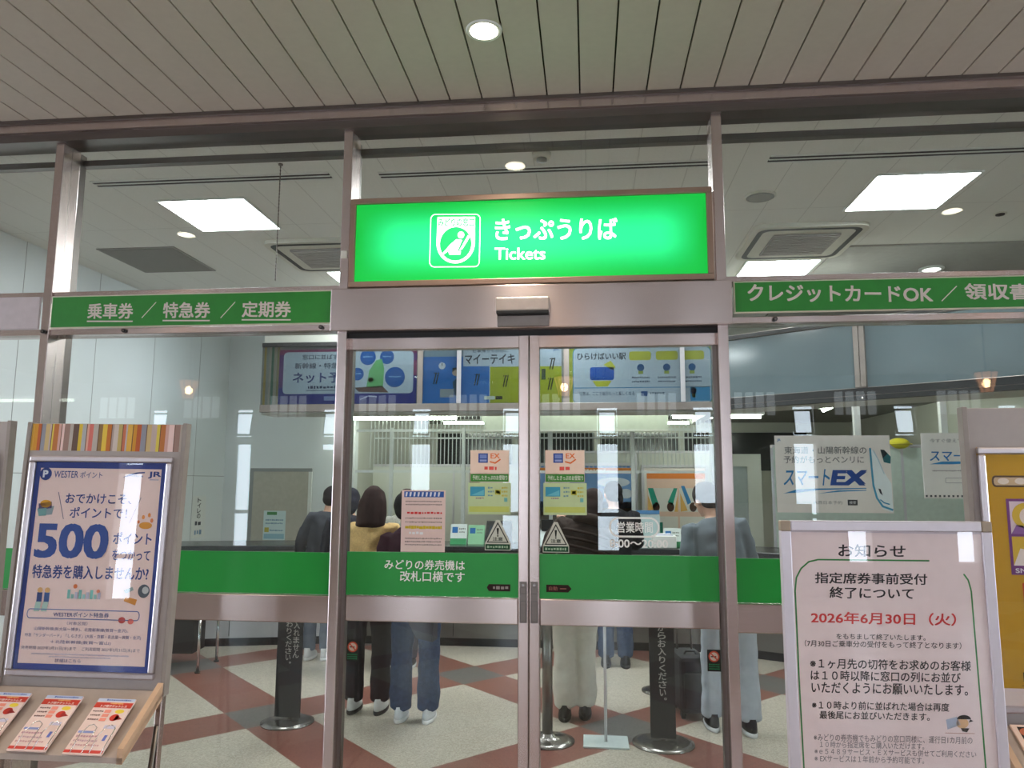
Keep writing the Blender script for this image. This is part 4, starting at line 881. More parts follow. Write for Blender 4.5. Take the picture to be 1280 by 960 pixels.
def points(p):
    R = p.rect; T = p.text
    p.poly([(.075, .057), (.925, .057), (.93, .945), (.07, .945)], (244, 220, 214)).up()
    p.disc(.115, .085, .042, NV, .030).up(); T('P', .095, .068, .132, .102, (230, 236, 246), .04)
    T('WESTER', .175, .07, .345, .102, NV, .006); T('ポイント', .36, .072, .515, .102, NV, .004)
    p.poly([(.66, .098), (.70, .082), (.76, .072), (.81, .070), (.81, .076), (.77, .078), (.70, .092)], NV); T('JR', .835, .068, .925, .1, NV, .03); p.dashes(.72, .085, .80, .096, (140, 150, 190), 1).dashes(.85, .104, .91, .109, (140, 150, 190), 2)
    T('おでかけこそ、', .275, .175, .735, .222, NV, .014); T('ポイントで！', .315, .238, .715, .288, NV, .014)
    p.line([(.22, .17), (.275, .295)], .0025, (90, 90, 120)).line([(.80, .19), (.735, .31)], .0025, (90, 90, 120))
    T('500', .095, .315, .605, .475, LB, .032)
    T('ポイント', .635, .35, .90, .405, NV, .02); T('をつかって', .64, .43, .90, .478, NV, .014)
    T('特急券を購入しませんか?', .10, .505, .90, .567, NV, .018)
    p.poly([(.085, .245), (.20, .235), (.19, .275), (.10, .28)], (150, 170, 180)); p.up().disc(.14, .225, .04, (240, 180, 60), .018).poly([(.09, .225), (.18, .215), (.185, .245), (.095, .255)], (90, 80, 120)).up().poly([(.085, .25), (.15, .245), (.15, .28), (.10, .283)], (120, 170, 170))
    p.disc(.85, .318, .045, (226, 160, 70), .016).disc(.83, .28, .01, (230, 150, 80)).disc(.87, .27, .01, (230, 150, 80)).disc(.80, .302, .008, (220, 130, 80)).disc(.89, .295, .01, (220, 130, 80))
    for k in range(9): p.rect(.36 + k * .026, .615 + .01 * ((k * 5) % 3), .38 + k * .026, .655, [(130, 196, 190), (160, 206, 204), (190, 190, 210)][k % 3])
    p.disc(.41, .60, .014, (226, 130, 80), .01).disc(.57, .62, .012, (226, 140, 110), .008)
    for x, c in ((.17, (60, 80, 140)), (.22, (80, 110, 170))): p.rect(x - .018, .63, x + .018, .672, c).disc(x, .62, .018, (226, 180, 120), .012).poly([(x - .02, .672), (x + .016, .672), (x + .01, .715), (x - .03, .715)], (170, 200, 190))
    p.poly([(.74, .612), (.80, .596), (.81, .61), (.76, .628)], (160, 180, 180)).disc(.88, .614, .04, (90, 100, 110), .03).up().disc(.89, .61, .022, (200, 205, 205), .016).poly([(.76, .64), (.84, .652), (.83, .678), (.75, .66)], (220, 150, 70))
    p.rrect(.10, .705, .865, .745, .018, (96, 116, 176), .003); T('WESTERポイント特急券', .28, .715, .66, .737, NV, .006)
    p.disc(.75, .745, .024, (200, 90, 90), .014).disc(.81, .75, .02, (230, 120, 110), .012)
    T('（対象区間）', .38, .757, .52, .772, (120, 110, 150))
    T('山陽新幹線(新大阪～博多)、北陸新幹線(敦賀～金沢)、', .16, .783, .80, .801, (84, 92, 150)); T('特急「サンダーバード」「しらさぎ」(大阪・京都・名古屋～敦賀・金沢)', .10, .812, .89, .830, (84, 92, 150)); T('＋北陸新幹線(敦賀～富山)', .28, .840, .69, .857, (84, 92, 150))
    T('発売期間 2027年3月31日(水)まで', .085, .868, .46, .886, (110, 110, 140)); T('ご利用期間 2027年3月31日(水)まで', .50, .868, .89, .886, (110, 110, 140))
    p.dashes(.16, .898, .82, .905, (196, 186, 200), 4, .1).dashes(.28, .91, .70, .916, (196, 186, 200), 5, .1)
    T('詳細はこちら', .325, .921, .50, .937, NV)
st1, zb1 = poster_stand('poster stand with striped top holding the pale pink points poster, at the left', -1.831, -1.045, .010, 1.735 / .849, True, points, (244, 220, 214), (58, 76, 150), .849, math.radians(-1.9), math.radians(1.9))
def manga(p):
    p.poly([(0, 0), (1, 0), (1, .985), (0, .985)], (206, 160, 44)); p.up()
    p.rrect(.07, .11, .92, .155, .02, (96, 76, 60)).up().rrect(.08, .117, .905, .148, .012, (214, 186, 150)).up()
    for k in range(8): p.disc(.13 + k * .09, .132, .03, (240, 226, 214), .012)
    p.rect(.135, .20, .86, .49, (130, 74, 140)).up()
    p.rect(.15, .21, .84, .335, (226, 206, 214)).rect(.15, .345, .84, .455, (222, 186, 70)).up()
    p.disc(.235, .265, .075, (222, 186, 70), .05).disc(.55, .27, .08, (90, 70, 90), .05).poly([(.15, .335), (.18, .30), (.32, .31), (.35, .335)], (150, 104, 168)).poly([(.45, .335), (.48, .31), (.66, .31), (.70, .335)], (120, 160, 180)).poly([(.15, .455), (.19, .39), (.25, .40), (.28, .455)], (240, 228, 222)).up()
    p.disc(.245, .268, .046, (240, 222, 214), .034).disc(.55, .275, .045, (240, 222, 214), .03).disc(.30, .41, .05, (150, 104, 168), .03).disc(.6, .40, .08, (170, 120, 180), .04)
    p.text('SN', .155, .465, .215, .483, (236, 226, 236), .02)
    p.rect(.185, .52, .90, .83, (206, 76, 50)).up().rect(.21, .535, .88, .805, (236, 222, 214)).up().dashes(.24, .56, .8, .57, (120, 110, 110), 2, .1).dashes(.24, .61, .8, .62, (120, 110, 110), 3, .1).rect(.23, .66, .6, .75, (150, 200, 160))
    p.text('NO', .15, .85, .245, .885, (40, 34, 30), .03).text('1', .27, .85, .30, .885, (40, 34, 30), .03)
    for k in range(28): p.rect(.14 + k * .026, .898, .152 + k * .026, .901, (150, 110, 50))
    p.rect(.0, .91, 1, .985, (236, 218, 210)).up().dashes(.15, .925, .8, .931, (160, 150, 150), 4, .1).dashes(.2, .945, .7, .951, (170, 160, 160), 5, .1)
st2, zb2 = poster_stand('poster stand holding the mustard yellow poster, behind the notice board at the right', 1.180, -.75, .0, 1.788, False, manga, (206, 160, 44), (206, 160, 44))
def plain(p): p.rect(.06, .06, .94, .94, (206, 214, 222))
st3, zb3 = poster_stand('poster stand at the left edge of which only the right border shows', -2.952 * .857, -.85, .0, 1.751 / .857, False, plain, (206, 214, 222), (200, 190, 190), .857)
# leaflets standing in the trays
def leaflet(x, y, z, label, first=[None]):
    if first[0]: return dup(first[0], (x, y, z), label)
    t = thing('leaflet', label, 'leaflet', (x, y, z), 0, 'leaflets in the tray of the points poster stand'); t.scale = (.849, .849, .849); first[0] = t
    sl = math.atan2(.155, .22); w, h = .135, .215
    M = Matrix.Rotation(-(PI / 2 - sl), 4, 'X')
    mb = MB(); mb.box(0, -.006, 0, w, 0, h, ink((240, 214, 206)), rot=M); b = mb.obj('leaf_stack', t)
    p = Print([(0, 0), (100, 0), (100, 160), (0, 160)], w, h, -.0066)
    p.rect(0, 0, 100, 9, (196, 206, 232)).rect(0, 12, 100, 28, (204, 66, 50)).rect(0, 148, 100, 156, (214, 74, 64)).up().dashes(24, 2, 90, 7, (90, 110, 180), 1)
    p.text('トク特チケットレス', 18, 19, 88, 27, (250, 232, 220), .02).dashes(40, 13, 76, 17, (240, 190, 120), 2)
    for k in range(3): p.dashes(6, 36 + k * 12, 34, 41 + k * 12, (120, 84, 80), k).rect(37, 34 + k * 12, 54, 43 + k * 12, (240, 150, 130))
    p.disc(77, 38, 12, (240, 210, 70), 6).disc(73, 56, 12, (204, 60, 46), 10).poly([(76, 48), (96, 60), (74, 64)], (170, 60, 60)).rect(62, 78, 92, 88, (214, 206, 226))
    p.rect(4, 96, 46, 102, (150, 160, 210)).dashes(6, 108, 60, 114, (200, 150, 160), 5).dashes(6, 120, 70, 126, (200, 160, 170), 6).dashes(6, 132, 80, 138, (210, 160, 160), 7).rect(78, 106, 86, 122, (110, 120, 190))
    o = p.obj('print', b); o.matrix_local = M
    mb = MB(); wr = []
    for a in (.035, .10):
        mb.tube([((M @ Vector((a, -.02, -.004))), .0015), ((M @ Vector((a - .006, -.022, .06))), .0015), ((M @ Vector((a + .006, -.022, .095))), .0015), ((M @ Vector((a + .02, -.022, .10))), .0015), ((M @ Vector((a + .036, -.02, .09))), .0015), ((M @ Vector((a + .04, -.02, -.004))), .0015)], CHROME, 6)
    mb.obj('wire_holder', t)
for i, (x, l) in enumerate(((-2.095, 'leaflet with red heading in the sloping tray, leftmost of three'), (-1.90, 'leaflet with red heading in the sloping tray, middle of three'), (-1.705, 'leaflet with red heading in the sloping tray, rightmost of three'))):
    leaflet(x * .849 - .001, -1.022 - .225 * .849, (zb1 - .137 - (x + 2.142) * .022) * .849, l)
# dark picture leaflets in the right stand's tray
t = thing('picture_leaflet', 'leaflet with dark photographs below the yellow poster at the right edge', 'leaflet', (1.24, -.75 - .225, zb2 - .142))
M = Matrix.Rotation(-(PI / 2 - math.atan2(.155, .22)), 4, 'X')
mb = MB(); mb.box(0, -.006, 0, .19, 0, .25, ink((236, 206, 190)), rot=M); b = mb.obj('leaf_stack', t)
p = Print([(0, 0), (100, 0), (100, 130), (0, 130)], .19, .25, -.0066); p.rect(8, 4, 96, 70, (44, 34, 32)).up().disc(20, 14, 12, (196, 110, 80), 8).disc(26, 40, 10, (170, 96, 70)).disc(60, 30, 22, (120, 70, 50)).disc(22, 12, 6, (230, 200, 180), 4).disc(80, 54, 10, (206, 150, 110)).rect(8, 76, 60, 84, (150, 90, 80)); o = p.obj('print', b); o.matrix_local = M
# the notice board
def notice(p):
    T = p.text; K = (44, 40, 44); G = (128, 118, 122)
    p.poly([(984, 668), (1232, 668), (1262, 1055), (996, 1055)], (240, 222, 222)).up()
    T('お知らせ', 1046, 683, 1132.5, 700, K, .016)
    GR = (56, 134, 70)
    p.line([(1003.5, 990), (996, 860), (990.5, 745), (992, 728), (998, 716), (1008, 707), (1020, 704), (1163, 703.5)], .0045, GR); p.line([(1207, 720), (1213, 728), (1217, 742), (1228, 860), (1240, 990)], .0045, GR)
    T('指定席券事前受付', 1016, 720.5, 1160.5, 735, K, .018); T('終了について', 1035, 739, 1143.5, 754, K, .018)
    T('2026年6月30日（火）', 1011, 771, 1198, 787, (214, 62, 62), .018)
    T('をもちまして終了いたします。', 1044, 799, 1159, 806.5, K, .008); T('（7月30日ご乗車分の受付をもって終了となります）', 1003, 808, 1205, 816.5, K, .006)
    T('※１ヶ月先の切符をお求めのお客様', 1010, 831, 1217.5, 844, K, .014); T('は１０時以降に窓口の列にお並び', 1011, 846, 1204.5, 859, K, .014); T('いただくようにお願いいたします。', 1012, 861, 1214, 875, K, .014)
    T('※１０時より前に並ばれた場合は再度', 1012.5, 884.5, 1190, 895, K, .014); T('最後尾にお並びいただきます。', 1022.5, 897, 1165, 907, K, .014)
    T('※みどりの券売機でもみどりの窓口同様に、運行日1カ月前の', 1015, 925.5, 1220, 934.5, G, .004); T('１０時から指定席をご購入いただけます。', 1023, 934.5, 1158, 942.5, G, .004); T('※ｅ５４８９サービス・ＥＸサービスも併せてご利用ください', 1016, 943, 1225, 951, G, .004); T('※ EXサービスは１年前から予約可能です。', 1016, 951.5, 1158, 960, G, .004)
    p.poly([(1186, 905), (1200, 901), (1205, 911), (1188, 917)], (176, 186, 206)).disc(1207, 909, 8, (226, 184, 140), 6.5).up().disc(1209, 904, 9, (40, 36, 36), 5.2, 20, PI, 2 * PI).poly([(1217, 904), (1221, 906), (1215, 908)], (40, 36, 36)).poly([(1205, 915), (1216, 915), (1213, 920), (1207, 919)], (60, 50, 48)).rect(1185, 921, 1223, 921.8, (196, 150, 140))
t = thing('notice_board', 'large white framed notice board with red date line, front right', 'notice board', (.560, -.93, .60), math.radians(4.2))
W_, H_ = .612, .84; F_ = .030
mb = MB()
for a in ((F_, 0, W_ - F_, F_), (F_, H_ - F_, W_ - F_, H_), (0, F_, F_, H_ - F_), (W_ - F_, F_, W_, H_ - F_)): mb.box(a[0], -.014, a[1], a[2], .008, a[3], mat('board_frame', (212, 204, 212), .35, .3, .02), .003)
mb.obj('frame', t)
mb = MB()
for a in ((0, 0), (W_ - F_, 0), (0, H_ - F_), (W_ - F_, H_ - F_)): mb.box(a[0], -.015, a[1], a[0] + F_, .009, a[1] + F_, mat('corner_cap', (160, 144, 126), .5), .003)
mb.obj('corner_cap', t)
mb = MB(); mb.box(F_, -.006, F_, W_ - F_, .006, H_ - F_, ink((214, 200, 208))); b = mb.obj('sheet', t)
p = Print([(970, 653), (1240, 651), (1274, 1034), (987, 1036)], W_, H_, -.0064); notice(p); p.obj('print', b)
mb = MB(); mb.box(F_ - .003, -.0105, F_ - .003, W_ - F_ + .003, -.0095, H_ - F_ + .003, COVER); mb.obj('clear_cover', t)
for x in (.05, W_ - .05):
    mb = MB(); mb.box(x - .012, .008, -.58, x + .012, .026, .5, STEELD, .002); mb.box(x - .012, -.2, -.60, x + .012, .24, -.58, STEELD, .002); mb.obj('leg', t)

# ================================================================== BARRIERS AND STANDS IN THE HALL
DISC = mat('stand_disc', (150, 146, 142), .25, .9, .05, 8)
BAN = mat('banner_black', (30, 29, 31), .6, 0, .08)
def banner(label, x, y, rz, w, ztop, base_r, fn):
    t = thing('banner_sign', label, 'sign', (x, y, 0), rz)
    mb = MB(); mb.lathe([(base_r, 0), (base_r, .008), (base_r * .8, .018), (.03, .026)], (0, 0, 0), DISC); mb.obj('base', t)
    mb = MB(); mb.cyl((0, .02, .02), (0, .02, ztop), .016, STEELD); mb.obj('pole', t)
    mb = MB(); mb.prism([(-w / 2, .035), (w / 2, .035), (w / 2, ztop), (-w / 2, ztop)], 'y', -.012, .0, BAN); b = mb.obj('banner', t)
    p = Print([(-w / 2, -ztop), (w / 2, -ztop), (w / 2, -.035), (-w / 2, -.035)], w, ztop - .035, -.0124); fn(p); o = p.obj('lettering', b); o.location = (-w / 2, 0, .035)
SG = mat('banner_lettering', (176, 172, 164), .6)
def b1(p): p.vtext('入れません', .025, .068, -.635, -.405, SG, .012); p.vtext('まわりください。', -.030, .016, -.68, -.345, SG, .012)
banner('black banner sign with two columns of characters behind the left window', -1.955, 1.66, -.12, .178, .99, .17, b1)
def b2(p): p.vtext('からお入りください。', -.022, .026, -.70, -.225, SG, .016)
banner('black banner sign with one column of white characters behind the right door leaf', .430, 1.53, .0, .150, .99, .185, b2)
def stanchion(label, x, y, first=[None]):
    if first[0]: return dup(first[0], (x, y, 0), label)
    t = thing('stanchion', label, 'barrier post', (x, y, 0), 0, 'steel barrier posts in the hall'); first[0] = t
    mb = MB(); mb.lathe([(.165, 0), (.165, .008), (.12, .02), (.045, .032), (.04, .05)], (0, 0, 0), DISC); mb.obj('base', t)
    mb = MB(); mb.cyl((0, 0, .03), (0, 0, .90), .032, mat('post_steel', (132, 126, 120), .3, .9), n=24); mb.obj('post', t)
    mb = MB(); mb.cyl((0, 0, .86), (0, 0, .95), .036, BLACK, n=24); mb.sph((0, 0, .95), (.036, .036, .014), BLACK); mb.obj('belt_head', t)
stanchion('steel barrier post just right of the meeting door stiles', -.262, 1.50)
stanchion('steel barrier post with its round base behind the one-column banner', .545, 2.68)
t = thing('sign_holder', 'slim clear sign holder on a square pale base behind the right door leaf', 'sign stand', (.088, 1.50, 0))
CLR = mat('pale_acrylic', (196, 206, 204), .2, 0, .03)
mb = MB(); mb.box(-.135, -.10, 0, .135, .11, .012, CLR, .003); mb.obj('base', t)
mb = MB(); mb.cyl((0, 0, .01), (0, 0, .96), .0095, ALU, n=14); mb.obj('pole', t)
mb = MB(); mb.box(-.11, -.006, .94, .11, .006, 1.10, CLR, .002); mb.obj('plate', t)
t = thing('suitcase', 'black upright suitcase with telescopic handle beside the grey-haired man', 'suitcase', (.665, 2.16, 0), .12)
mb = MB(); mb.box(-.092, -.16, .035, .092, .16, .40, mat('black_fabric', (22, 22, 24), .75, 0, .1, 60), .03); mb.obj('body', t)
mb = MB(); mb.box(-.07, -.172, .07, .07, -.158, .30, BLACK, .008); mb.obj('front_pocket', t)
mb = MB(); mb.cyl((-.05, .10, .39), (-.05, .10, .60), .007, STEELD, n=10); mb.cyl((.05, .10, .39), (.05, .10, .60), .007, STEELD, n=10); mb.box(-.065, .088, .595, .065, .112, .625, BLACK, .006); mb.obj('telescopic_handle', t)
mb = MB(); mb.tube([((-.04, -.06, .398), .007), ((-.03, -.06, .42), .008), ((.03, -.06, .42), .008), ((.04, -.06, .398), .007)], BLACK, 8); mb.obj('carry_handle', t)
for sx in (-1, 1):
    for sy in (-1, 1):
        mb = MB(); mb.cyl((sx * .07 - .012, sy * .12, .02), (sx * .07 + .012, sy * .12, .02), .02, RUBBER, n=14); mb.box(sx * .07 - .018, sy * .12 - .016, .02, sx * .07 + .018, sy * .12 + .016, .045, BLACK); mb.obj('wheel', t)

# ================================================================== PEOPLE
SKIN = mat('skin', (206, 160, 136), .5, 0, .03)
def remesh(mb, name, m, vox, parent, smooth=4, noise=0, m2=None):
    bmesh.ops.recalc_face_normals(mb.bm, faces=mb.bm.faces[:])
    me = bpy.data.meshes.new('tmp'); mb.bm.to_mesh(me); mb.bm.free(); o = bpy.data.objects.new('tmp', me); COL.objects.link(o)
    r = o.modifiers.new('r', 'REMESH'); r.mode = 'VOXEL'; r.voxel_size = vox; r.use_smooth_shade = True
    s = o.modifiers.new('s', 'SMOOTH'); s.factor = .5; s.iterations = smooth
    dg = bpy.context.evaluated_depsgraph_get(); n = bpy.data.meshes.new_from_object(o.evaluated_get(dg)); n.name = name
    bpy.data.objects.remove(o); bpy.data.meshes.remove(me)
    n.materials.clear(); n.materials.append(m)
    if noise:
        rd = random.Random(1)
        from mathutils import noise as NZ
        for v in n.vertices: v.co += v.normal * noise * NZ.noise(v.co * 14)
    for p in n.polygons: p.use_smooth = True
    ob = bpy.data.objects.new(name, n); COL.objects.link(ob); ob.parent = parent; return ob
def fabric(name, c, var=.08, scale=60, bump=.25, stretch=None): return mat(name, c, .85, 0, var, scale, bump=bump, stretch=stretch, spec=.2)
def person(label, x, y, rz, H, lean=.08, side=0., stance=.20, stag=0., bulk=1.0, hip=1.0, leg=1.0, flare=1.0, hair='short', hc=(30, 26, 26), top=None, sleeve='long', pants=None, shoe=(30, 30, 32), sole=(220, 216, 212), arms='counter', turn=0., nod=.2, puffy=False, coat=.0, group=None):
    t = thing('person', label, 'person', (x, y, 0), rz); k = H / 1.7
    RB = Matrix.Translation((0, 0, .93)) @ Matrix.Rotation(side, 4, 'Y') @ Matrix.Rotation(-lean, 4, 'X') @ Matrix.Translation((0, 0, -.93))
    def U(p): return (RB @ Vector(p)) * k
    def D(p): return Vector(p) * k
    RH = Matrix.Translation((0, .0, 1.47)) @ Matrix.Rotation(turn, 4, 'Z') @ Matrix.Rotation(-nod, 4, 'X') @ Matrix.Translation((0, 0, -1.47))
    def Hd(p): return (RB @ (RH @ Vector(p))) * k
    HM = Matrix.Scale(k, 4) @ RB @ RH
    # joints
    sh = {s: (.175 * bulk * s, .0, 1.395) for s in (-1, 1)}
    if arms == 'counter': el = {s: (.23 * s, .06, 1.13) for s in (-1, 1)}; wr = {s: (.16 * s, .27, 1.10) for s in (-1, 1)}
    elif arms == 'down': el = {s: (.235 * s, -.02, 1.11) for s in (-1, 1)}; wr = {s: (.235 * s, .06, .87) for s in (-1, 1)}
    elif arms == 'raise': el = {-1: (-.26, .12, 1.18), 1: (.23, .06, 1.13)}; wr = {-1: (-.23, .20, 1.40), 1: (.16, .27, 1.10)}
    elif arms == 'bag': el = {-1: (-.24, -.02, 1.12), 1: (.22, .06, 1.13)}; wr = {-1: (-.19, .06, .80), 1: (.15, .27, 1.12)}
    ank = {s: (stance / 2 * s, stag * s, .08) for s in (-1, 1)}; kn = {s: (stance / 2 * s * .98, stag * s * .6 + .015, .47) for s in (-1, 1)}; hp = {s: (.09 * s * hip, 0, .90) for s in (-1, 1)}
    # continuous body
    mb = MB()
    def sphT(c, r, T, n=14):
        mb2 = bmesh.ops.create_uvsphere(mb.bm, u_segments=n, v_segments=n, radius=1)
        for v in mb2['verts']: v.co = T(Vector(c) + Vector((v.co.x * r[0], v.co.y * r[1], v.co.z * r[2])))
        mb.mi(SKIN)
    sphT((0, .005, 1.60), (.074, .094, .10), Hd); sphT((0, .03, 1.545), (.058, .07, .06), Hd)
    sphT((0, .098, 1.575), (.013, .02, .018), Hd); sphT((0, .085, 1.612), (.04, .014, .01), Hd); sphT((0, .092, 1.537), (.024, .010, .007), Hd); sphT((0, .09, 1.512), (.022, .014, .014), Hd)
    for s in (-1, 1): sphT((.076 * s, .0, 1.578), (.012, .022, .032), Hd)
    mb.tube([(U((0, -.01, 1.36)), .062 * k), (U((0, -.005, 1.44)), .05 * k), (Hd((0, .0, 1.52)), .052 * k)], SKIN)
    mb.rings([((0, 0, .84), .13, .095), ((0, 0, .93), .155, .105), ((0, 0, 1.06), .13, .09), ((0, 0, 1.22), .15 * bulk, .105), ((0, -.005, 1.34), .165 * bulk, .095), ((0, -.01, 1.41), .12, .07), ((0, -.01, 1.45), .06, .05)], SKIN, U)
    for s in (-1, 1):
        mb.tube([(U(sh[s]), .056 * k), (U(Vector(sh[s]).lerp(Vector(el[s]), .5)), .046 * k), (U(el[s]), .039 * k), (U(Vector(el[s]).lerp(Vector(wr[s]), .4)), .038 * k), (U(wr[s]), .026 * k)], SKIN)
        w, e = Vector(wr[s]), Vector(el[s]); dv = (w - e).normalized(); sd = Vector((s, 0, 0)); sd = (sd - dv * sd.dot(dv)).normalized(); nn = dv.cross(sd) * s
        if nn.z > 0: nn = -nn
        if arms == 'down' or (arms == 'bag' and s < 0): sd, nn = Vector((0, 1, 0)) - dv * dv.y, Vector((-s, 0, 0)); sd.normalize()
        pc = w + dv * .05
        mb.tube([(U(w - dv * .005 + sd * .0), .024 * k), (U(pc - sd * .012), .026 * k), (U(pc + sd * .014 + dv * .008), .024 * k), (U(pc + dv * .03), .022 * k)], SKIN)
        for f, (o_, L1) in enumerate(((-.030, .075), (-.011, .088), (.009, .084), (.028, .066))):
            b0 = pc + dv * .03 + sd * o_
            mb.tube([(U(b0 - dv * .02), .0095 * k), (U(b0 + dv * L1 * .45 + nn * .006), .0088 * k), (U(b0 + dv * L1 * .75 + nn * .022), .0082 * k), (U(b0 + dv * L1 * .92 + nn * .042), .007 * k)], SKIN, 8)
        th = pc - dv * .025 - sd * .022 * (1)
        mb.tube([(U(th), .011 * k), (U(th - sd * .028 + dv * .022 + nn * .01), .010 * k), (U(th - sd * .036 + dv * .05 + nn * .022), .008 * k)], SKIN, 8)
        mb.tube([(D(hp[s]), .085 * k), (D(Vector(hp[s]).lerp(Vector(kn[s]), .5)), .07 * k), (D(kn[s]), .053 * k), (D(Vector(kn[s]).lerp(Vector(ank[s]), .35)), .053 * k), (D(ank[s]), .036 * k)], SKIN)
        mb.tube([(D(Vector(ank[s]) + Vector((0, -.02, -.03))), .036 * k), (D(Vector(ank[s]) + Vector((0, .06, -.045))), .034 * k), (D(Vector(ank[s]) + Vector((0, .14, -.055))), .024 * k)], SKIN)
    remesh(mb, 'body', SKIN, .0075, t, 3)
    # eyes
    mb = MB()
    for s in (-1, 1):
        c = HM @ Vector((.03 * s, .088, 1.598)); mb.sph(c, .0095 * k, ink((236, 232, 226)), 10); mb.sph(c + (HM.to_3x3() @ Vector((0, .006, 0))), .0055 * k, ink((36, 26, 22)), 8)
    mb.obj('eyes', t)
    # trousers
    mb = MB(); g = .018
    mb.rings([((0, 0, .80), .15 * hip, .105), ((0, -.006, .90), .172 * hip, .122), ((0, 0, 1.0), .155 * hip, .115), ((0, 0, 1.05), .148 * hip, .108)], pants, lambda p: D(p) if p.z < .94 else U(p))
    for s in (-1, 1):
        mb.tube([(D(Vector(hp[s]) + Vector((0, 0, -.0))), .102 * k * leg), (D(Vector(hp[s]).lerp(Vector(kn[s]), .5)), .094 * k * leg), (D(kn[s]), .08 * k * leg), (D(Vector(kn[s]).lerp(Vector(ank[s]), .5)), .076 * k * leg * flare), (D(Vector(ank[s]) + Vector((0, .01, .018))), .076 * k * leg * flare)], pants, 16)
    remesh(mb, 'trousers', pants, .012, t, 3, .010 * k)
    # shoes
    for s in (-1, 1):
        a = Vector(ank[s]); mb = MB()
        def ring(z, sx, y0, y1): return (((a.x) * k, (a.y + (y0 + y1) / 2) * k, z * k), .046 * sx * k, (y1 - y0) / 2 * k)
        mb.rings([ring(0, 1.02, -.088, .196), ring(.012, 1.06, -.092, .20), ring(.030, 1.04, -.09, .198)], ink(sole))
        mb.rings([ring(.028, 1.0, -.086, .192), ring(.05, .98, -.086, .182), ring(.072, .9, -.082, .13), ring(.095, .8, -.078, .07), ring(.115, .74, -.074, .045)], ink(shoe))
        mb.box((a.x - .02) * k, (a.y + .05) * k, .075 * k, (a.x + .02) * k, (a.y + .1) * k, .086 * k, ink(sole), .003); mb.obj('shoe', t)
    # top
    mb = MB(); hem = .93 - coat; e_ = .03 if puffy else .016
    mb.rings([((0, 0, hem), .165 * hip + e_, .115 + e_), ((0, 0, 1.04), .145 + e_, .10 + e_), ((0, 0, 1.22), .158 * bulk + e_, .112 + e_), ((0, -.005, 1.34), .172 * bulk + e_, .10 + e_), ((0, -.01, 1.41), .13 + e_, .074 + e_), ((0, -.01, 1.452), .058 + e_ * .6, .05 + e_ * .6)], top, U)
    for s in (-1, 1):
        S, E, Wv = Vector(sh[s]), Vector(el[s]), Vector(wr[s]); q = [(U(S + Vector((-.02 * s, 0, 0))), (.066 + e_ * .7) * k), (U(S.lerp(E, .5)), (.058 + e_ * .6) * k), (U(E), (.05 + e_ * .6) * k)]
        if sleeve == 'long': q += [(U(E.lerp(Wv, .5)), (.044 + e_ * .6) * k), (U(E.lerp(Wv, .95)), (.036 + e_ * .5) * k)]
        mb.tube(q, top, 14)
    remesh(mb, 'quilted_coat' if puffy else 'top', top, .011, t, 3, .012 * k if not puffy else .02 * k)
    if puffy:
        mb = MB()
        for kk in range(7): z = 1.0 + kk * .058; r = .165 * bulk + e_; mb.tube([(U((r * math.cos(a), (.115 + e_) * math.sin(a), z)), .011 * k) for a in [PI + PI * j / 14 for j in range(15)]], top, 8)
        mb.obj('quilting', t)
        mb = MB(); mb.tube([(U((-.10, -.05, 1.44)), .03 * k), (U((-.06, -.105, 1.46)), .045 * k), (U((.06, -.105, 1.46)), .045 * k), (U((.10, -.05, 1.44)), .03 * k)], top, 10); mb.obj('hood', t)
    # hair
    HR = fabric('hair_%d_%d_%d' % hc, hc, .35, 40, .5, (1, 1, .15)); mb = MB()
    def hs(c, r, cut=None):
        rs = bmesh.ops.create_uvsphere(mb.bm, u_segments=22, v_segments=16, radius=1)
        for v in rs['verts']:
            q = Vector(c) + Vector((v.co.x * r[0], v.co.y * r[1], v.co.z * r[2]))
            if q.y > .06 and q.z < 1.65: q.y = .06 - (q.y - .06) * .1 if q.z > 1.6 else min(q.y, .02)
            v.co = HM @ q
        mb.mi(HR)
    hs((0, -.012, 1.622), (.088, .104, .098))
    if hair == 'short': hs((0, -.04, 1.575), (.078, .07, .075))
    if hair == 'medium': hs((0, -.035, 1.56), (.088, .08, .10)); hs((0, -.05, 1.50), (.075, .055, .07))
    if hair == 'bob':
        mb.rings([((0, -.04, 1.36), .085, .035), ((0, -.045, 1.40), .118, .07), ((0, -.035, 1.50), .122, .088), ((0, -.025, 1.60), .108, .095), ((0, -.015, 1.68), .08, .08), ((0, -.01, 1.725), .03, .03)], HR, lambda p: HM @ p)
    if hair == 'tied': hs((0, -.04, 1.58), (.08, .07, .07)); hs((.03, -.10, 1.60), (.04, .045, .05)); hs((.05, -.10, 1.53), (.022, .025, .06))
    remesh(mb, 'hair', HR, .008, t, 3, .006)
    return t
TAN = fabric('tan_knit', (214, 178, 120), .12, 80, .4)
NAVYB = fabric('navy_jacket', (32, 34, 46), .15); DENIM = fabric('blue_denim', (52, 68, 94), .2, 40); BLKP = fabric('black_trousers', (36, 35, 38), .12); CREAMP = fabric('cream_trousers', (206, 198, 184), .04, 30)
person('person with long dark bob in tan top and black trousers, seen from behind', -1.515, 1.93, 0, 1.50, .06, 0, .21, 0, .95, 1.0, .92, 1.1, 'bob', (46, 28, 26), TAN, 'long', BLKP, (206, 204, 202), (44, 42, 42), 'counter')
person('person in dark jacket, wide blue jeans and white shoes behind the paper notice', -1.15, 1.78, 0, 1.47, .10, -.18, .215, 0, 1.0, 1.05, .98, 1.15, 'short', (28, 24, 26), fabric('maroon_jacket', (58, 28, 40), .15), 'long', DENIM, (214, 214, 218), (226, 224, 222), 'bag', 0, .1, False, .02)
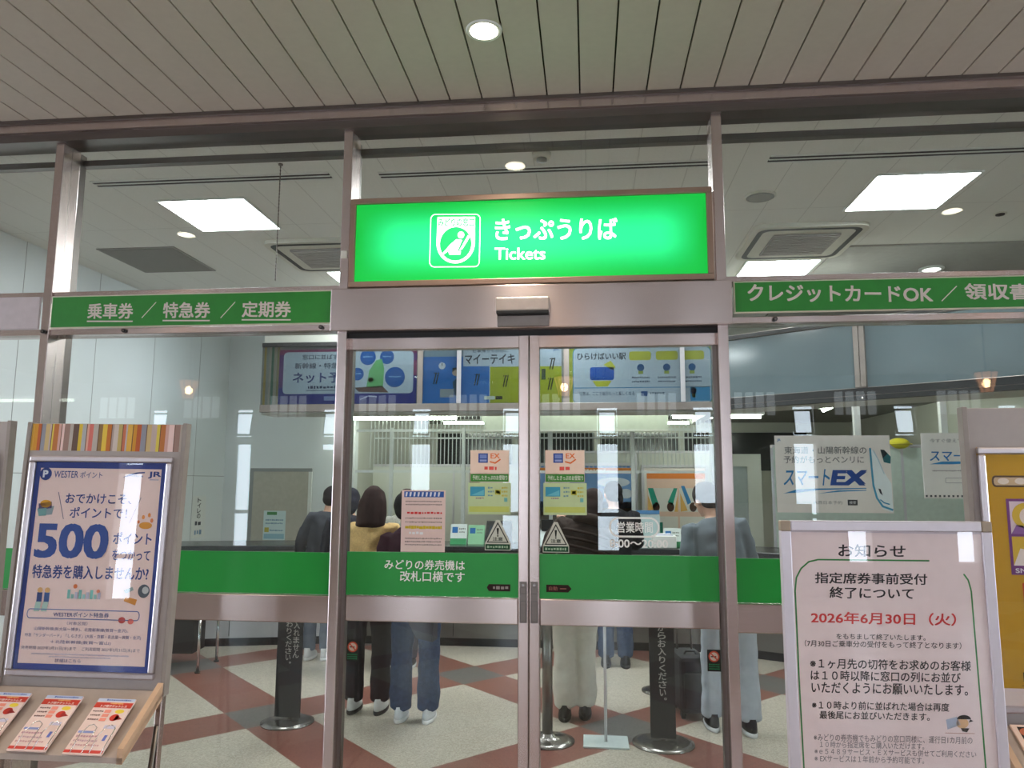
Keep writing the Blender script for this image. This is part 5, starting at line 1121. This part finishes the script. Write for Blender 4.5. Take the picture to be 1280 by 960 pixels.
person('person in speckled grey shirt leaning at the counter behind the long-haired person', -1.60, 3.15, 0, 1.50, .28, .0, .2, 0, 1.05, 1, 1, 1, 'short', (60, 48, 44), fabric('speckled_shirt', (150, 148, 138), .5, 140, .1), 'long', fabric('dark_slacks', (50, 46, 50)), (40, 40, 44), (190, 188, 184), 'counter')
person('person with dark hair at the left edge of the doors, standing at the counter', -2.01, 2.94, .1, 1.49, .14, 0, .18, 0, .95, 1, 1, 1, 'medium', (36, 36, 46), fabric('dark_cardigan', (44, 44, 54)), 'long', fabric('ink_slacks', (44, 46, 56)), (40, 40, 44), (190, 188, 184), 'counter')
person('person in blue-grey trousers and white shoes at the left part of the counter', -2.39, 3.36, 0, 1.50, .05, .12, .17, 0, .85, .92, .85, 1, 'short', (38, 34, 36), fabric('charcoal_top', (62, 64, 70)), 'long', fabric('slate_trousers', (88, 96, 108)), (222, 220, 220), (226, 224, 222), 'down')
person('person in dark brown quilted coat and cream trousers, seen from behind', -.105, 1.96, .0, 1.52, .16, .22, .15, .03, 1.0, 1.0, 1.02, 1.1, 'medium', (44, 30, 28), fabric('brown_quilted', (50, 38, 32), .2, 30, .5), 'long', CREAMP, (24, 22, 24), (30, 28, 28), 'raise', .1, .25, True, .05)
person('person with black hair tied up in black top and jeans, standing at the counter', .215, 3.40, 0, 1.55, .10, 0, .18, 0, 1.08, 1, 1, 1, 'tied', (20, 18, 20), fabric('black_shirt', (24, 24, 27), .15), 'long', DENIM, (30, 30, 34), (60, 60, 62), 'counter', .25, .15)
person('grey-haired man in blue-grey shirt and pale trousers standing beside a black suitcase', .880, 1.80, .05, 1.56, .14, -.14, .23, -.05, 1.0, 1.0, .92, 1.1, 'short', (62, 56, 54), fabric('blue_grey_shirt', (104, 112, 118), .06, 50), 'long', fabric('pale_trousers', (176, 180, 188), .04, 30), (28, 29, 33), (206, 206, 208), 'bag', .5, .3)
t = thing('shoulder_bag', 'black bag hanging beside the jeans of the person by the paper notice', 'bag', (-1.05, 1.645, .56), -.1)
mb = MB(); mb.prism([(-.12, .12), (-.05, .0), (.06, -.02), (.07, .3), (-.12, .3)], 'y', -.05, .05, mat('bag_black', (24, 26, 34), .6, 0, .1)); mb.obj('body', t)
mb = MB(); mb.tube([((-.1, 0, .29), .008), ((-.06, 0, .5), .008), ((.0, 0, .6), .008), ((.05, 0, .5), .008), ((.06, 0, .29), .008)], BLACK, 8); mb.obj('strap', t)
